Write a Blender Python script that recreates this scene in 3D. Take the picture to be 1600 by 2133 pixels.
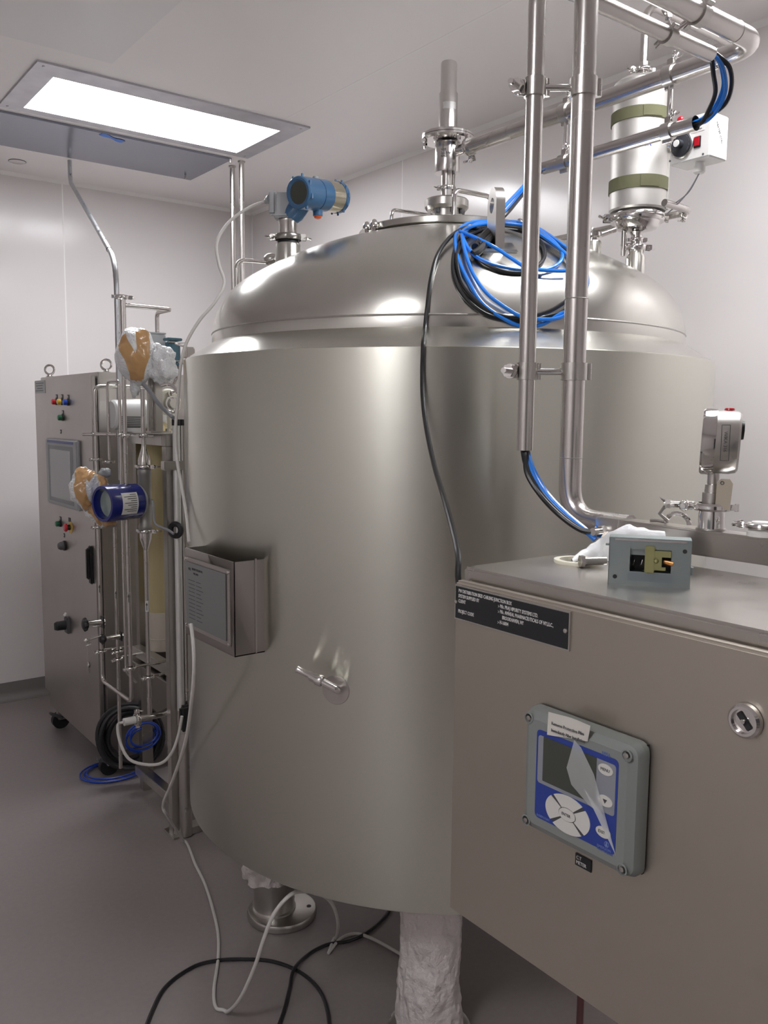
import bpy, bmesh, math, random
from mathutils import Vector, Matrix, noise
from math import sin, cos, pi, radians, atan2, sqrt, hypot

random.seed(7)
for o in list(bpy.data.objects):
    bpy.data.objects.remove(o)
SC = bpy.context.scene
COL = SC.collection
V = Vector

# ------------------------------------------------------------------ camera
FPX, PITCH, ROLL, YAW = 1788.78, radians(6.418), radians(0.5624), radians(37.142)
EYE = V((0, 0, 1.6))
_cp, _sp = cos(PITCH), sin(PITCH)
_F, _R, _U = V((0, _cp, -_sp)), V((1, 0, 0)), V((0, _sp, _cp))
_c, _s = cos(ROLL), sin(ROLL)
_R, _U = _c * _R + _s * _U, -_s * _R + _c * _U
_A = Matrix(((cos(YAW), sin(YAW), 0), (-sin(YAW), cos(YAW), 0), (0, 0, 1)))
CF, CR, CU = _A @ _F, _A @ _R, _A @ _U
cam = bpy.data.cameras.new('camera')
cam.sensor_fit = 'VERTICAL'
cam.sensor_height = 24.0
cam.lens = FPX / 2133 * 24.0
cam.clip_start = 0.02
camo = bpy.data.objects.new('camera', cam)
COL.objects.link(camo)
m3 = Matrix((CR, CU, -CF)).transposed()
camo.matrix_world = Matrix.Translation(EYE) @ m3.to_4x4()
SC.camera = camo

# ------------------------------------------------------------------ view and world
SC.view_settings.view_transform = 'Standard'
SC.view_settings.look = 'None'
SC.view_settings.exposure = 0.0
SC.view_settings.gamma = 1.0
SC.view_settings.use_curve_mapping = False
world = bpy.data.worlds.new('world')
SC.world = world
world.use_nodes = True
world.node_tree.nodes['Background'].inputs[0].default_value = (0.05, 0.05, 0.052, 1)
world.node_tree.nodes['Background'].inputs[1].default_value = 1.0
LAMP = 23.5          # emission of a ceiling light diffuser
LAMP_COL = (0.97, 0.97, 1.0)


def ray(px, py):
    return CF + CR * ((px - 800) / FPX) - CU * ((py - 1066.5) / FPX)


def on(ax, val, px, py):
    d = ray(px, py)
    return EYE + d * ((val - EYE[ax]) / d[ax])


def at(px, py, dep):
    return EYE + ray(px, py) * dep


def zat(x, y, py):
    """height of the point above (x, y) seen at picture row py"""
    w = V((x, y, 0)) - EYE
    k = (1066.5 - py) / FPX
    a, b, c, d = w.dot(CF), CF.z, w.dot(CU), CU.z
    return (k * a - c) / (d - k * b)


def xat(y, px, z=1.5):
    """x on the plane y for picture column px at about height z"""
    lo, hi = -3.0, 6.0
    for _ in range(50):
        m = (lo + hi) / 2
        w = V((m, y, z)) - EYE
        q = 800 + FPX * w.dot(CR) / max(w.dot(CF), 1e-6)
        if q < px:
            lo = m
        else:
            hi = m
    return (lo + hi) / 2


# ------------------------------------------------------------------ materials
MATS = {}


def mat(name, col, rough=0.5, metal=0.0, **k):
    if name in MATS:
        return MATS[name]
    m = bpy.data.materials.new(name)
    m.use_nodes = True
    nt = m.node_tree
    N, L = nt.nodes, nt.links
    b = N['Principled BSDF']
    b.inputs['Base Color'].default_value = (*col, 1)
    b.inputs['Roughness'].default_value = rough
    b.inputs['Metallic'].default_value = metal
    if 'spec' in k:
        b.inputs['Specular IOR Level'].default_value = k['spec']
    if 'coat' in k:
        b.inputs['Coat Weight'].default_value = k['coat']
        b.inputs['Coat Roughness'].default_value = 0.06
    if 'trans' in k:
        b.inputs['Transmission Weight'].default_value = k['trans']
    if 'alpha' in k:
        b.inputs['Alpha'].default_value = k['alpha']
    if 'sss' in k:
        b.inputs['Subsurface Weight'].default_value = k['sss']
        b.inputs['Subsurface Radius'].default_value = (0.02, 0.02, 0.02)
    if 'emit' in k:
        b.inputs['Emission Color'].default_value = (*k['emit'][0], 1)
        b.inputs['Emission Strength'].default_value = k['emit'][1]
    tc = N.new('ShaderNodeTexCoord')
    mp = N.new('ShaderNodeMapping')
    mp.inputs['Scale'].default_value = k.get('stretch', (1, 1, 1))
    L.new(tc.outputs['Object'], mp.inputs['Vector'])
    if 'aniso' in k:
        b.inputs['Anisotropic'].default_value = k['aniso']
        b.inputs['Anisotropic Rotation'].default_value = 0.25
        t = N.new('ShaderNodeTangent')
        t.direction_type = 'RADIAL'
        t.axis = k.get('taxis', 'Z')
        L.new(t.outputs[0], b.inputs['Tangent'])
    if 'var' in k:          # colour variation: amount, scale, second colour
        amt, sc, c2 = k['var']
        n = N.new('ShaderNodeTexNoise')
        n.inputs['Scale'].default_value = sc
        n.inputs['Detail'].default_value = 5
        L.new(mp.outputs[0], n.inputs['Vector'])
        r = N.new('ShaderNodeValToRGB')
        r.color_ramp.elements[0].position = 0.5 - amt / 2
        r.color_ramp.elements[1].position = 0.5 + amt / 2
        r.color_ramp.elements[0].color = (*col, 1)
        r.color_ramp.elements[1].color = (*c2, 1)
        L.new(n.outputs['Fac'], r.inputs[0])
        L.new(r.outputs[0], b.inputs['Base Color'])
    if 'rvar' in k:         # roughness variation
        lo, hi, sc = k['rvar']
        n = N.new('ShaderNodeTexNoise')
        n.inputs['Scale'].default_value = sc
        n.inputs['Detail'].default_value = 4
        L.new(mp.outputs[0], n.inputs['Vector'])
        r = N.new('ShaderNodeMapRange')
        r.inputs['From Min'].default_value = 0.3
        r.inputs['From Max'].default_value = 0.7
        r.inputs['To Min'].default_value = lo
        r.inputs['To Max'].default_value = hi
        L.new(n.outputs['Fac'], r.inputs['Value'])
        L.new(r.outputs[0], b.inputs['Roughness'])
    if 'bump' in k:         # bump: strength, scale, stretch, distance
        st, sc, sv, dist = k['bump']
        mp2 = N.new('ShaderNodeMapping')
        mp2.inputs['Scale'].default_value = sv
        L.new(tc.outputs['Object'], mp2.inputs['Vector'])
        n = N.new('ShaderNodeTexNoise')
        n.inputs['Scale'].default_value = sc
        n.inputs['Detail'].default_value = k.get('bdetail', 3)
        L.new(mp2.outputs[0], n.inputs['Vector'])
        bp = N.new('ShaderNodeBump')
        bp.inputs['Strength'].default_value = st
        bp.inputs['Distance'].default_value = dist
        L.new(n.outputs['Fac'], bp.inputs['Height'])
        L.new(bp.outputs[0], b.inputs['Normal'])
    MATS[name] = m
    return m


WALL = mat('wall_paint', (0.775, 0.74, 0.73), 0.16, spec=0.35, rvar=(0.14, 0.22, 3), bump=(0.10, 2.2, (1, 1, 1), 0.02))
CEIL = mat('ceiling_paint', (0.93, 0.90, 0.895), 0.3, spec=0.35, bump=(0.08, 1.6, (1, 1, 1), 0.02))
CEIL2 = mat('ceiling_patch_grey', (0.86, 0.845, 0.85), 0.3)
FLOOR = mat('floor_epoxy', (0.30, 0.265, 0.258), 0.34, spec=0.35, var=(0.5, 60, (0.275, 0.243, 0.237)), rvar=(0.32, 0.38, 2), bump=(0.06, 240, (1, 1, 1), 0.002))
COVE = mat('cove_base', (0.21, 0.20, 0.19), 0.4)
SEAM = mat('seam_sealant', (0.94, 0.92, 0.91), 0.35)
TANK = mat('tank_brushed_steel', (0.69, 0.685, 0.61), 0.28, 1.0, aniso=0.88)
DOME = mat('dome_satin_steel', (0.67, 0.66, 0.61), 0.24, 1.0, aniso=0.6)
WELD = mat('weld_bead', (0.50, 0.48, 0.45), 0.35, 1.0, bump=(0.6, 90, (1, 1, 1), 0.002))
BOXS = mat('box_brushed_steel', (0.54, 0.495, 0.43), 0.42, 1.0, stretch=(1, 1, 1), rvar=(0.38, 0.48, 5), var=(0.6, 5, (0.50, 0.455, 0.395)), bump=(0.06, 50, (1, 14, 1), 0.001))
BOXT = mat('box_top_steel', (0.52, 0.49, 0.455), 0.30, 1.0, rvar=(0.25, 0.35, 7), bump=(0.06, 12, (1, 1, 1), 0.002))
PIPE = mat('satin_pipe_steel', (0.62, 0.595, 0.57), 0.25, 1.0, rvar=(0.23, 0.29, 5), var=(0.8, 4, (0.54, 0.51, 0.485)))
POL = mat('polished_steel', (0.72, 0.70, 0.68), 0.10, 1.0, bump=(0.1, 30, (1, 1, 1), 0.002))
STEEL = mat('plain_steel', (0.56, 0.54, 0.51), 0.28, 1.0, rvar=(0.26, 0.30, 3))
CAB = mat('cabinet_steel', (0.50, 0.47, 0.445), 0.40, 1.0, rvar=(0.36, 0.46, 4), bump=(0.06, 60, (1, 1, 10), 0.001))
GALV = mat('galvanised_conduit', (0.50, 0.51, 0.52), 0.33, 1.0, rvar=(0.26, 0.42, 30))
ZINC = mat('zinc_plate', (0.36, 0.41, 0.40), 0.42, 1.0, var=(0.5, 30, (0.32, 0.37, 0.38)))
DULL = mat('return_panel_steel', (0.30, 0.315, 0.38), 0.22, 0.9, rvar=(0.18, 0.25, 3))
LFRM = mat('light_frame_steel', (0.60, 0.60, 0.63), 0.35, 0.9, var=(0.4, 12, (0.5, 0.5, 0.54)))
BLACK = mat('black_plastic', (0.018, 0.018, 0.018), 0.45)
RUBBER = mat('black_rubber', (0.015, 0.015, 0.016), 0.5, spec=0.5)
CBLACK = mat('black_cable_sheath', (0.014, 0.014, 0.015), 0.35)
CBLUE = mat('blue_cable_sheath', (0.018, 0.22, 0.80), 0.3, coat=0.3)
CWHITE = mat('white_cable_sheath', (0.62, 0.60, 0.57), 0.45)
CGREY = mat('grey_cable_sheath', (0.26, 0.27, 0.29), 0.45)
WPLA = mat('white_plastic', (0.80, 0.79, 0.76), 0.35)
GPLA = mat('grey_plastic', (0.21, 0.225, 0.215), 0.42, bump=(0.05, 300, (1, 1, 1), 0.001))
DARKG = mat('dark_grey_paint', (0.10, 0.10, 0.105), 0.5)
MIDG = mat('mid_grey_enamel', (0.36, 0.37, 0.38), 0.45)
NAVY = mat('navy_enamel', (0.006, 0.014, 0.17), 0.22, coat=0.6)
BLUEP = mat('blue_overlay', (0.022, 0.048, 0.26), 0.35)
TBLUE = mat('transmitter_blue_paint', (0.045, 0.135, 0.27), 0.3, coat=0.3)
TEAL = mat('teal_actuator_paint', (0.035, 0.11, 0.15), 0.35)
YELST = mat('pale_gold_label', (0.66, 0.62, 0.50), 0.22, 1.0)
SATIN = mat('satin_valve_steel', (0.68, 0.66, 0.64), 0.2, 1.0)
ORANGE = mat('orange_cap', (0.75, 0.11, 0.02), 0.4)
REDP = mat('red_plastic', (0.55, 0.01, 0.025), 0.3, coat=0.4)
YELP = mat('yellow_plastic', (0.75, 0.50, 0.06), 0.35)
GREENP = mat('green_plastic', (0.02, 0.15, 0.07), 0.35)
BLUEB = mat('blue_lens', (0.02, 0.07, 0.45), 0.3)
OLIVE = mat('olive_strap', (0.125, 0.125, 0.065), 0.85, bump=(0.4, 400, (1, 1, 1), 0.001))
JACK = mat('heating_jacket', (0.60, 0.585, 0.555), 0.46, 0.85, bump=(0.10, 8, (1, 1, 1), 0.01))
RESIN = mat('beige_resin_vessel', (0.58, 0.49, 0.27), 0.5, var=(0.5, 3, (0.50, 0.42, 0.22)), stretch=(8, 8, 0.8))
RESIN2 = mat('vessel_base_shell', (0.55, 0.50, 0.42), 0.5)
MOTOR = mat('motor_enamel', (0.66, 0.67, 0.66), 0.4)
TAPE = mat('brown_packing_tape', (0.57, 0.335, 0.145), 0.22, coat=0.5, bump=(0.35, 40, (1, 1, 1), 0.006))
FOAM = mat('bubble_wrap_film', (0.88, 0.89, 0.90), 0.25, coat=0.4, sss=0.3, bump=(0.8, 140, (1, 1, 1), 0.01), bdetail=2)
FILM = mat('leg_shrink_wrap', (0.74, 0.69, 0.67), 0.28, coat=0.3, sss=0.1, bump=(1.0, 26, (1, 1, 0.8), 0.03), bdetail=8)
BAG = mat('clear_bag_film', (0.88, 0.89, 0.90), 0.3, coat=0.4, sss=0.2, bump=(0.5, 30, (1, 1, 1), 0.01))
CLEAR = mat('clear_film', (0.75, 0.76, 0.75), 0.2, alpha=0.35)
GASK = mat('ivory_gasket', (0.78, 0.75, 0.62), 0.45)
PAPER = mat('paper_label', (0.62, 0.59, 0.54), 0.75)
PLATE = mat('black_nameplate', (0.012, 0.013, 0.015), 0.4)
INK = mat('dark_ink', (0.06, 0.06, 0.06), 0.6)
WINK = mat('white_lettering', (0.62, 0.61, 0.59), 0.55)
LCD = mat('lcd_glass', (0.055, 0.06, 0.05), 0.22)
LCDF = mat('window_overlay', (0.24, 0.25, 0.28), 0.4)
KEYW = mat('white_key', (0.60, 0.585, 0.55), 0.5)
SCRN = mat('hmi_screen_film', (0.33, 0.34, 0.345), 0.3, coat=0.3)
ETCH = mat('etched_steel_plate', (0.33, 0.34, 0.34), 0.45, 0.9)
DIALB = mat('dial_black', (0.022, 0.024, 0.03), 0.55)
BRASS = mat('yellow_passivated_steel', (0.42, 0.42, 0.20), 0.35, 0.85)
COPPER = mat('copper_winding', (0.45, 0.20, 0.07), 0.35, 0.9)
KRAFT = mat('kraft_tag', (0.45, 0.39, 0.31), 0.8)
BTAPE = mat('blue_masking_tape', (0.10, 0.25, 0.75), 0.6)
GLASS = mat('meter_window', (0.30, 0.36, 0.33), 0.1, coat=0.8)
DIFF = mat('light_diffuser', (0.9, 0.9, 0.9), 0.5, emit=(LAMP_COL, LAMP))
MARK = mat('blue_marker_ink', (0.05, 0.08, 0.4), 0.6)


# ------------------------------------------------------------------ mesh builder
class MB:
    def __init__(s, M=None):
        s.bm = bmesh.new()
        s.M = M or Matrix.Identity(4)

    def _add(s, vs, fs):
        vv = [s.bm.verts.new(s.M @ V(v)) for v in vs]
        for f in fs:
            try:
                s.bm.faces.new([vv[i] for i in f])
            except ValueError:
                pass
        return s

    def box(s, c, d, rot=None, bev=0.0, seg=2):
        b = bmesh.new()
        bmesh.ops.create_cube(b, size=1)
        for v in b.verts:
            v.co = V((v.co.x * d[0], v.co.y * d[1], v.co.z * d[2]))
        if bev > 0:
            bmesh.ops.bevel(b, geom=b.edges[:], offset=min(bev, min(d) * .45), segments=seg, affect='EDGES')
        R = rot.to_4x4() if rot is not None else Matrix.Identity(4)
        T = Matrix.Translation(V(c)) @ R
        b.verts.index_update()
        s._add([T @ v.co for v in b.verts], [[v.index for v in f.verts] for f in b.faces])
        b.free()
        return s

    def span(s, a, b, bev=0.0, seg=2):
        return s.box([(a[i] + b[i]) / 2 for i in range(3)], [abs(b[i] - a[i]) for i in range(3)], None, bev, seg)

    @staticmethod
    def frame(ax):
        ax = V(ax).normalized()
        u = ax.cross(V((0, 0, 1)))
        if u.length < 1e-3:
            u = V((1, 0, 0))
        u.normalize()
        return u, ax.cross(u).normalized(), ax

    def lathe(s, prof, o, ax=(0, 0, 1), seg=32, a0=0.0, a1=2 * pi):
        """prof: (radius, height) pairs along ax from o"""
        u, w, ax = s.frame(ax)
        o = V(o)
        full = abs(a1 - a0 - 2 * pi) < 1e-6
        n = seg if full else seg + 1
        vs, idx, fs = [], [], []
        for r, h in prof:
            if r < 1e-6:
                idx.append([len(vs)] * n)
                vs.append(o + ax * h)
            else:
                row = []
                for i in range(n):
                    t = a0 + (a1 - a0) * i / seg
                    row.append(len(vs))
                    vs.append(o + ax * h + (u * cos(t) + w * sin(t)) * r)
                idx.append(row)
        for a, b in zip(idx, idx[1:]):
            for i in range(seg):
                j = (i + 1) % n
                f = []
                for q in (a[i], a[j], b[j], b[i]):
                    if q not in f:
                        f.append(q)
                if len(f) > 2:
                    fs.append(f)
        return s._add(vs, fs)

    def cyl(s, p0, p1, r, r2=None, seg=24):
        p0, p1 = V(p0), V(p1)
        h = (p1 - p0).length
        r2 = r if r2 is None else r2
        return s.lathe([(0, 0), (r, 0), (r2, h), (0, h)], p0, p1 - p0, seg)

    def sph(s, c, r, seg=16, rings=10, sc=(1, 1, 1)):
        vs, fs = [], []
        for i in range(rings + 1):
            t = pi * i / rings
            for j in range(seg):
                q = 2 * pi * j / seg
                vs.append(V(c) + V((r * sc[0] * sin(t) * cos(q), r * sc[1] * sin(t) * sin(q), r * sc[2] * cos(t))))
        for i in range(rings):
            for j in range(seg):
                k = (j + 1) % seg
                fs.append([i * seg + j, (i + 1) * seg + j, (i + 1) * seg + k, i * seg + k])
        s._add(vs, fs)
        return s

    def torus(s, c, ax, R, r, seg=32, rs=10):
        u, w, ax = s.frame(ax)
        vs, fs = [], []
        for i in range(seg):
            t = 2 * pi * i / seg
            d = u * cos(t) + w * sin(t)
            for j in range(rs):
                q = 2 * pi * j / rs
                vs.append(V(c) + d * (R + r * cos(q)) + ax * (r * sin(q)))
        for i in range(seg):
            for j in range(rs):
                a, b = (i + 1) % seg, (j + 1) % rs
                fs.append([i * rs + j, a * rs + j, a * rs + b, i * rs + b])
        return s._add(vs, fs)

    def tube(s, pts, r, seg=12, caps=True, rad=None):
        pts = [V(p) for p in pts]
        n = len(pts)
        tan = []
        for i in range(n):
            a, b = pts[max(i - 1, 0)], pts[min(i + 1, n - 1)]
            tan.append((b - a).normalized())
        u = tan[0].cross(V((0.13, 0.21, 1)))
        if u.length < 1e-3:
            u = tan[0].cross(V((1, 0, 0)))
        u.normalize()
        vs, fs = [], []
        for i in range(n):
            t = tan[i]
            u = (u - t * u.dot(t)).normalized()
            w = t.cross(u)
            rr = rad[i] if rad else r
            for j in range(seg):
                q = 2 * pi * j / seg
                vs.append(pts[i] + (u * cos(q) + w * sin(q)) * rr)
        for i in range(n - 1):
            for j in range(seg):
                k = (j + 1) % seg
                fs.append([i * seg + j, i * seg + k, (i + 1) * seg + k, (i + 1) * seg + j])
        if caps:
            fs.append(list(range(seg))[::-1])
            fs.append([(n - 1) * seg + j for j in range(seg)])
        return s._add(vs, fs)

    def prism(s, poly, z0, z1):
        """poly in local xy extruded along z"""
        n = len(poly)
        vs = [(p[0], p[1], z0) for p in poly] + [(p[0], p[1], z1) for p in poly]
        fs = [list(range(n))[::-1], list(range(n, 2 * n))]
        for i in range(n):
            j = (i + 1) % n
            fs.append([i, j, n + j, n + i])
        return s._add(vs, fs)

    def grid(s, P):
        """P: rows of points"""
        vs = [p for row in P for p in row]
        m = len(P[0])
        fs = []
        for i in range(len(P) - 1):
            for j in range(m - 1):
                fs.append([i * m + j, i * m + j + 1, (i + 1) * m + j + 1, (i + 1) * m + j])
        return s._add(vs, fs)


def bend(pts, r, n=6):
    """polyline with rounded corners"""
    pts = [V(p) for p in pts]
    out = [pts[0]]
    for i in range(1, len(pts) - 1):
        a, b, c = pts[i - 1], pts[i], pts[i + 1]
        d1, d2 = (a - b), (c - b)
        k = min(r, d1.length * .49, d2.length * .49)
        p, q = b + d1.normalized() * k, b + d2.normalized() * k
        for j in range(n + 1):
            t = j / n
            out.append(p * (1 - t) ** 2 + b * 2 * t * (1 - t) + q * t * t)
    out.append(pts[-1])
    return out


def spline(pts, n=8, closed=False):
    pts = [V(p) for p in pts]
    m = len(pts)
    out = []
    rng = range(m if closed else m - 1)
    for i in rng:
        if closed:
            p0, p1, p2, p3 = pts[(i - 1) % m], pts[i], pts[(i + 1) % m], pts[(i + 2) % m]
        else:
            p0, p1, p2, p3 = pts[max(i - 1, 0)], pts[i], pts[i + 1], pts[min(i + 2, m - 1)]
        for j in range(n):
            t = j / n
            out.append(0.5 * ((2 * p1) + (p2 - p0) * t + (2 * p0 - 5 * p1 + 4 * p2 - p3) * t * t + (3 * p1 - p0 - 3 * p2 + p3) * t ** 3))
    out.append(pts[0] if closed else pts[-1])
    return out


def finish(mb, name, m, smooth=35):
    bm = mb.bm
    bmesh.ops.remove_doubles(bm, verts=bm.verts[:], dist=1e-6)
    bmesh.ops.recalc_face_normals(bm, faces=bm.faces[:])
    ca = radians(smooth)
    for f in bm.faces:
        f.smooth = True
    for e in bm.edges:
        if len(e.link_faces) == 2:
            e.smooth = e.calc_face_angle(0) < ca
    me = bpy.data.meshes.new(name)
    bm.to_mesh(me)
    bm.free()
    me.materials.append(m)
    return me


def wloc(o):
    p = V((0, 0, 0))
    while o:
        p += o.location
        o = o.parent
    return p


def part(name, mb, m, parent=None, origin=None, smooth=35, label=None, kind=None):
    """one mesh object; the builder works in world coordinates"""
    me = finish(mb, name, m, smooth)
    w = wloc(parent) if parent else V((0, 0, 0))
    if origin is None:
        if parent:
            origin = w
        else:
            n = max(len(me.vertices), 1)
            c = sum((v.co for v in me.vertices), V()) / n
            z = min((v.co.z for v in me.vertices), default=0)
            origin = V((c.x, c.y, z))
    me.transform(Matrix.Translation(-V(origin)))
    o = bpy.data.objects.new(name, me)
    o.location = V(origin) - w
    COL.objects.link(o)
    if parent:
        o.parent = parent
    if label:
        o['label'] = label
    if kind:
        o['kind'] = kind
    return o


def thing(name, label, cat, loc=(0, 0, 0), group=None):
    o = bpy.data.objects.new(name, None)
    o.empty_display_size = 0.05
    o.location = V(loc)
    COL.objects.link(o)
    o['label'] = label
    o['category'] = cat
    if group:
        o['group'] = group
    return o


def tag(o, label, cat, group=None):
    o['label'] = label
    o['category'] = cat
    if group:
        o['group'] = group
    return o


def copy_tree(o, loc=None, parent=None, label=None):
    c = o.copy()
    COL.objects.link(c)
    if parent:
        c.parent = parent
    if loc is not None:
        c.location = V(loc)
    if label:
        c['label'] = label
    for ch in [q for q in bpy.data.objects if q.parent == o]:
        copy_tree(ch, None, c)
    return c


def struct(name, mb, m, parent=None, smooth=35):
    o = part(name, mb, m, parent, origin=(0, 0, 0) if not parent else None, smooth=smooth)
    if not parent:
        o['kind'] = 'structure'
    return o


def face(o, nrm='-x'):
    """local frame lying on a vertical face: x right as seen from outside, y up, z out"""
    if isinstance(nrm, str):
        nrm = {'-x': (-1, 0, 0), '-y': (0, -1, 0)}[nrm]
    n = V(nrm).normalized()
    up = V((0, 0, 1))
    r = up.cross(n).normalized()
    up = n.cross(r)
    M = Matrix((r, up, n)).transposed().to_4x4()
    return Matrix.Translation(V(o)) @ M


def text(name, s, M, size, m, parent, sx=1.0, depth=0.0003, align='LEFT', bold=0.0, shear=0.0):
    """flat raised lettering; M: face frame whose origin is the text's left baseline"""
    cu = bpy.data.curves.new(name, 'FONT')
    cu.body = s
    cu.size = size
    cu.extrude = depth
    cu.offset = bold
    cu.shear = shear
    cu.align_x = align
    cu.resolution_u = 2
    tmp = bpy.data.objects.new(name, cu)
    COL.objects.link(tmp)
    dg = bpy.context.evaluated_depsgraph_get()
    me = bpy.data.meshes.new_from_object(tmp.evaluated_get(dg))
    bpy.data.objects.remove(tmp)
    me.transform(M @ Matrix.Diagonal((sx, 1, 1, 1)))
    w = wloc(parent)
    me.transform(Matrix.Translation(-w))
    me.materials.clear()
    me.materials.append(m)
    o = bpy.data.objects.new(name, me)
    COL.objects.link(o)
    o.parent = parent
    return o


# hardware ----------------------------------------------------------
def wingnut(mb, c, d, s=1.0):
    """bolt with a wing nut; d: bolt direction"""
    u, w, a = MB.frame(d)
    c = V(c)
    mb.cyl(c - a * .012 * s, c + a * .022 * s, .0032 * s, seg=8)
    mb.lathe([(0, 0), (.008 * s, 0), (.0075 * s, .006 * s), (.005 * s, .011 * s), (0, .011 * s)], c + a * .004 * s, a, 10)
    for k in (-1, 1):
        mb.tube(spline([c + a * .008 * s + u * k * .004 * s, c + a * .013 * s + u * k * .012 * s, c + a * .022 * s + u * k * .018 * s], 3), .003 * s, 6, rad=None)


def triclamp(parent, c, ax, r, w=.012, ear=(1, 0, 0), name='clamp', m=None, s=1.0):
    """sanitary clamp ring round axis ax with two ears, hinge and wing nut"""
    mb = MB()
    c, ax = V(c), V(ax).normalized()
    mb.lathe([(r * .93, -w * .5), (r + .004 * s, -w * .5), (r + .006 * s, -w * .22), (r + .006 * s, w * .22), (r + .004 * s, w * .5), (r * .93, w * .5)], c, ax, 28)
    e = V(ear)
    e = (e - ax * e.dot(ax)).normalized()
    t = ax.cross(e)
    R = Matrix((e, t, ax)).transposed()
    for k in (-1, 1):
        mb.box(c + e * (r + .012 * s) + t * k * .006 * s, (.016 * s, .005 * s, w * 1.05), R, .001)
    mb.box(c - e * (r + .008 * s), (.012 * s, .010 * s, w * .8), R, .001)
    mb.cyl(c - e * (r + .012 * s) - ax * w * .5, c - e * (r + .012 * s) + ax * w * .5, .003 * s, seg=8)
    wingnut(mb, c + e * (r + .015 * s), t, s)
    return part(name, mb, m or POL, parent)


def hexnut(mb, c, ax, r, h):
    mb.lathe([(0, 0), (r, 0), (r, h), (0, h)], c, ax, 6)

# ================================================================== room shell
XR, YB, HC = 2.70, 4.97, 2.86
XL, YF = -1.55, -1.9
struct('floor', MB().span((XL - .1, YF - .1, -.1), (XR + .1, YB + .1, 0)), FLOOR)
ce = struct('ceiling', MB().span((XL - .1, YF - .1, HC), (XR + .1, YB + .1, HC + .1)), CEIL)
wb = struct('wall_back', MB().span((XL - .1, YB, 0), (XR + .1, YB + .1, HC)), WALL)
wr = struct('wall_right', MB().span((XR, YF, 0), (XR + .1, YB, HC)), WALL)
struct('wall_left', MB().span((XL - .1, YF, 0), (XL, YB, HC)), WALL)
struct('wall_front', MB().span((XL - .1, YF - .1, 0), (XR + .1, YF, HC)), WALL)


# unseen door added behind the camera, dark so the tank mirrors a dark band
DOORM = mat('added_door_dark', (0.05, 0.05, 0.055), 0.4)
d1 = struct('added_door_1', MB().span((-1.45, YF - .001, 0), (-.45, YF + .05, 2.15), .004), DOORM)
part('added_door_frame', MB().span((-1.51, YF, 0), (-1.451, YF + .06, 2.2)).span((-.449, YF, 0), (-.39, YF + .06, 2.2)).span((-1.51, YF, 2.151), (-.39, YF + .06, 2.21)), STEEL, d1)
part('added_door_handle', MB().cyl((-.52, YF + .09, .95), (-.52, YF + .09, 1.15), .012, seg=12).cyl((-.52, YF + .05, .97), (-.52, YF + .09, .97), .008, seg=8).cyl((-.52, YF + .05, 1.13), (-.52, YF + .09, 1.13), .008, seg=8), POL, d1)


def cove(name, a, b, n):
    """coved skirting from a to b, n points into the room"""
    a, b, n = V(a), V(b), V(n)
    prof = [(0.0, 0.10), (.004, .10), (.006, .05)]
    for i in range(7):
        t = pi / 2 * i / 6
        prof.append((.006 + .045 * (1 - cos(t)), .045 * (1 - sin(t)) + .0))
    prof.append((.051, .0015))
    rows = [[p + n * q[0] + V((0, 0, q[1])) for q in prof] for p in (a, b)]
    struct(name, MB().grid(rows), COVE)


cove('baseboard_back', (XL, YB, 0), (XR, YB, 0), (0, -1, 0))
cove('baseboard_right', (XR, YF, 0), (XR, YB, 0), (-1, 0, 0))
# joints between ceiling and walls and between wall panels
def corner_bead(name, prof):
    mb = MB()
    vs = [V(p) for row in prof for p in row]
    mb._add(vs, [[0, 1, 4, 3], [1, 2, 5, 4], [0, 3, 5, 2], [0, 2, 1], [3, 4, 5]])
    struct(name, mb, SEAM)


k_ = .017
corner_bead('trim_1', [[(XL, YB - k_, HC), (XL, YB, HC - k_), (XL, YB, HC)], [(XR, YB - k_, HC), (XR, YB, HC - k_), (XR, YB, HC)]])
corner_bead('trim_2', [[(XR - k_, YF, HC), (XR, YF, HC - k_), (XR, YF, HC)], [(XR - k_, YB, HC), (XR, YB, HC - k_), (XR, YB, HC)]])
struct('trim_3', MB().span((XR - .007, YB - .007, .1), (XR - .0005, YB - .0005, HC - .012)), SEAM)
xs = on(1, YB, 136, 600).x
struct('trim_4', MB().span((xs - .003, YB - .0006, .1), (xs + .003, YB + .001, HC - .012)), SEAM)
ys = on(0, XR, 838, 400).y
struct('trim_5', MB().span((XR - .0006, ys - .003, .1), (XR + .001, ys + .003, HC - .012)), SEAM)
p1, p2 = on(2, HC, 600, 251), on(2, HC, 772, 150)
xm = (p1.x + p2.x) / 2
struct('trim_6', MB().span((xm - .005, p1.y + .02, HC - .0006), (xm + .005, YF, HC + .002)), SEAM)
# slightly darker thin rectangle on the ceiling, top left
struct('trim_7', MB().span((.15, 2.45, HC - .0012), (1.18, 3.22, HC + .002)), CEIL2)


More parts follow.
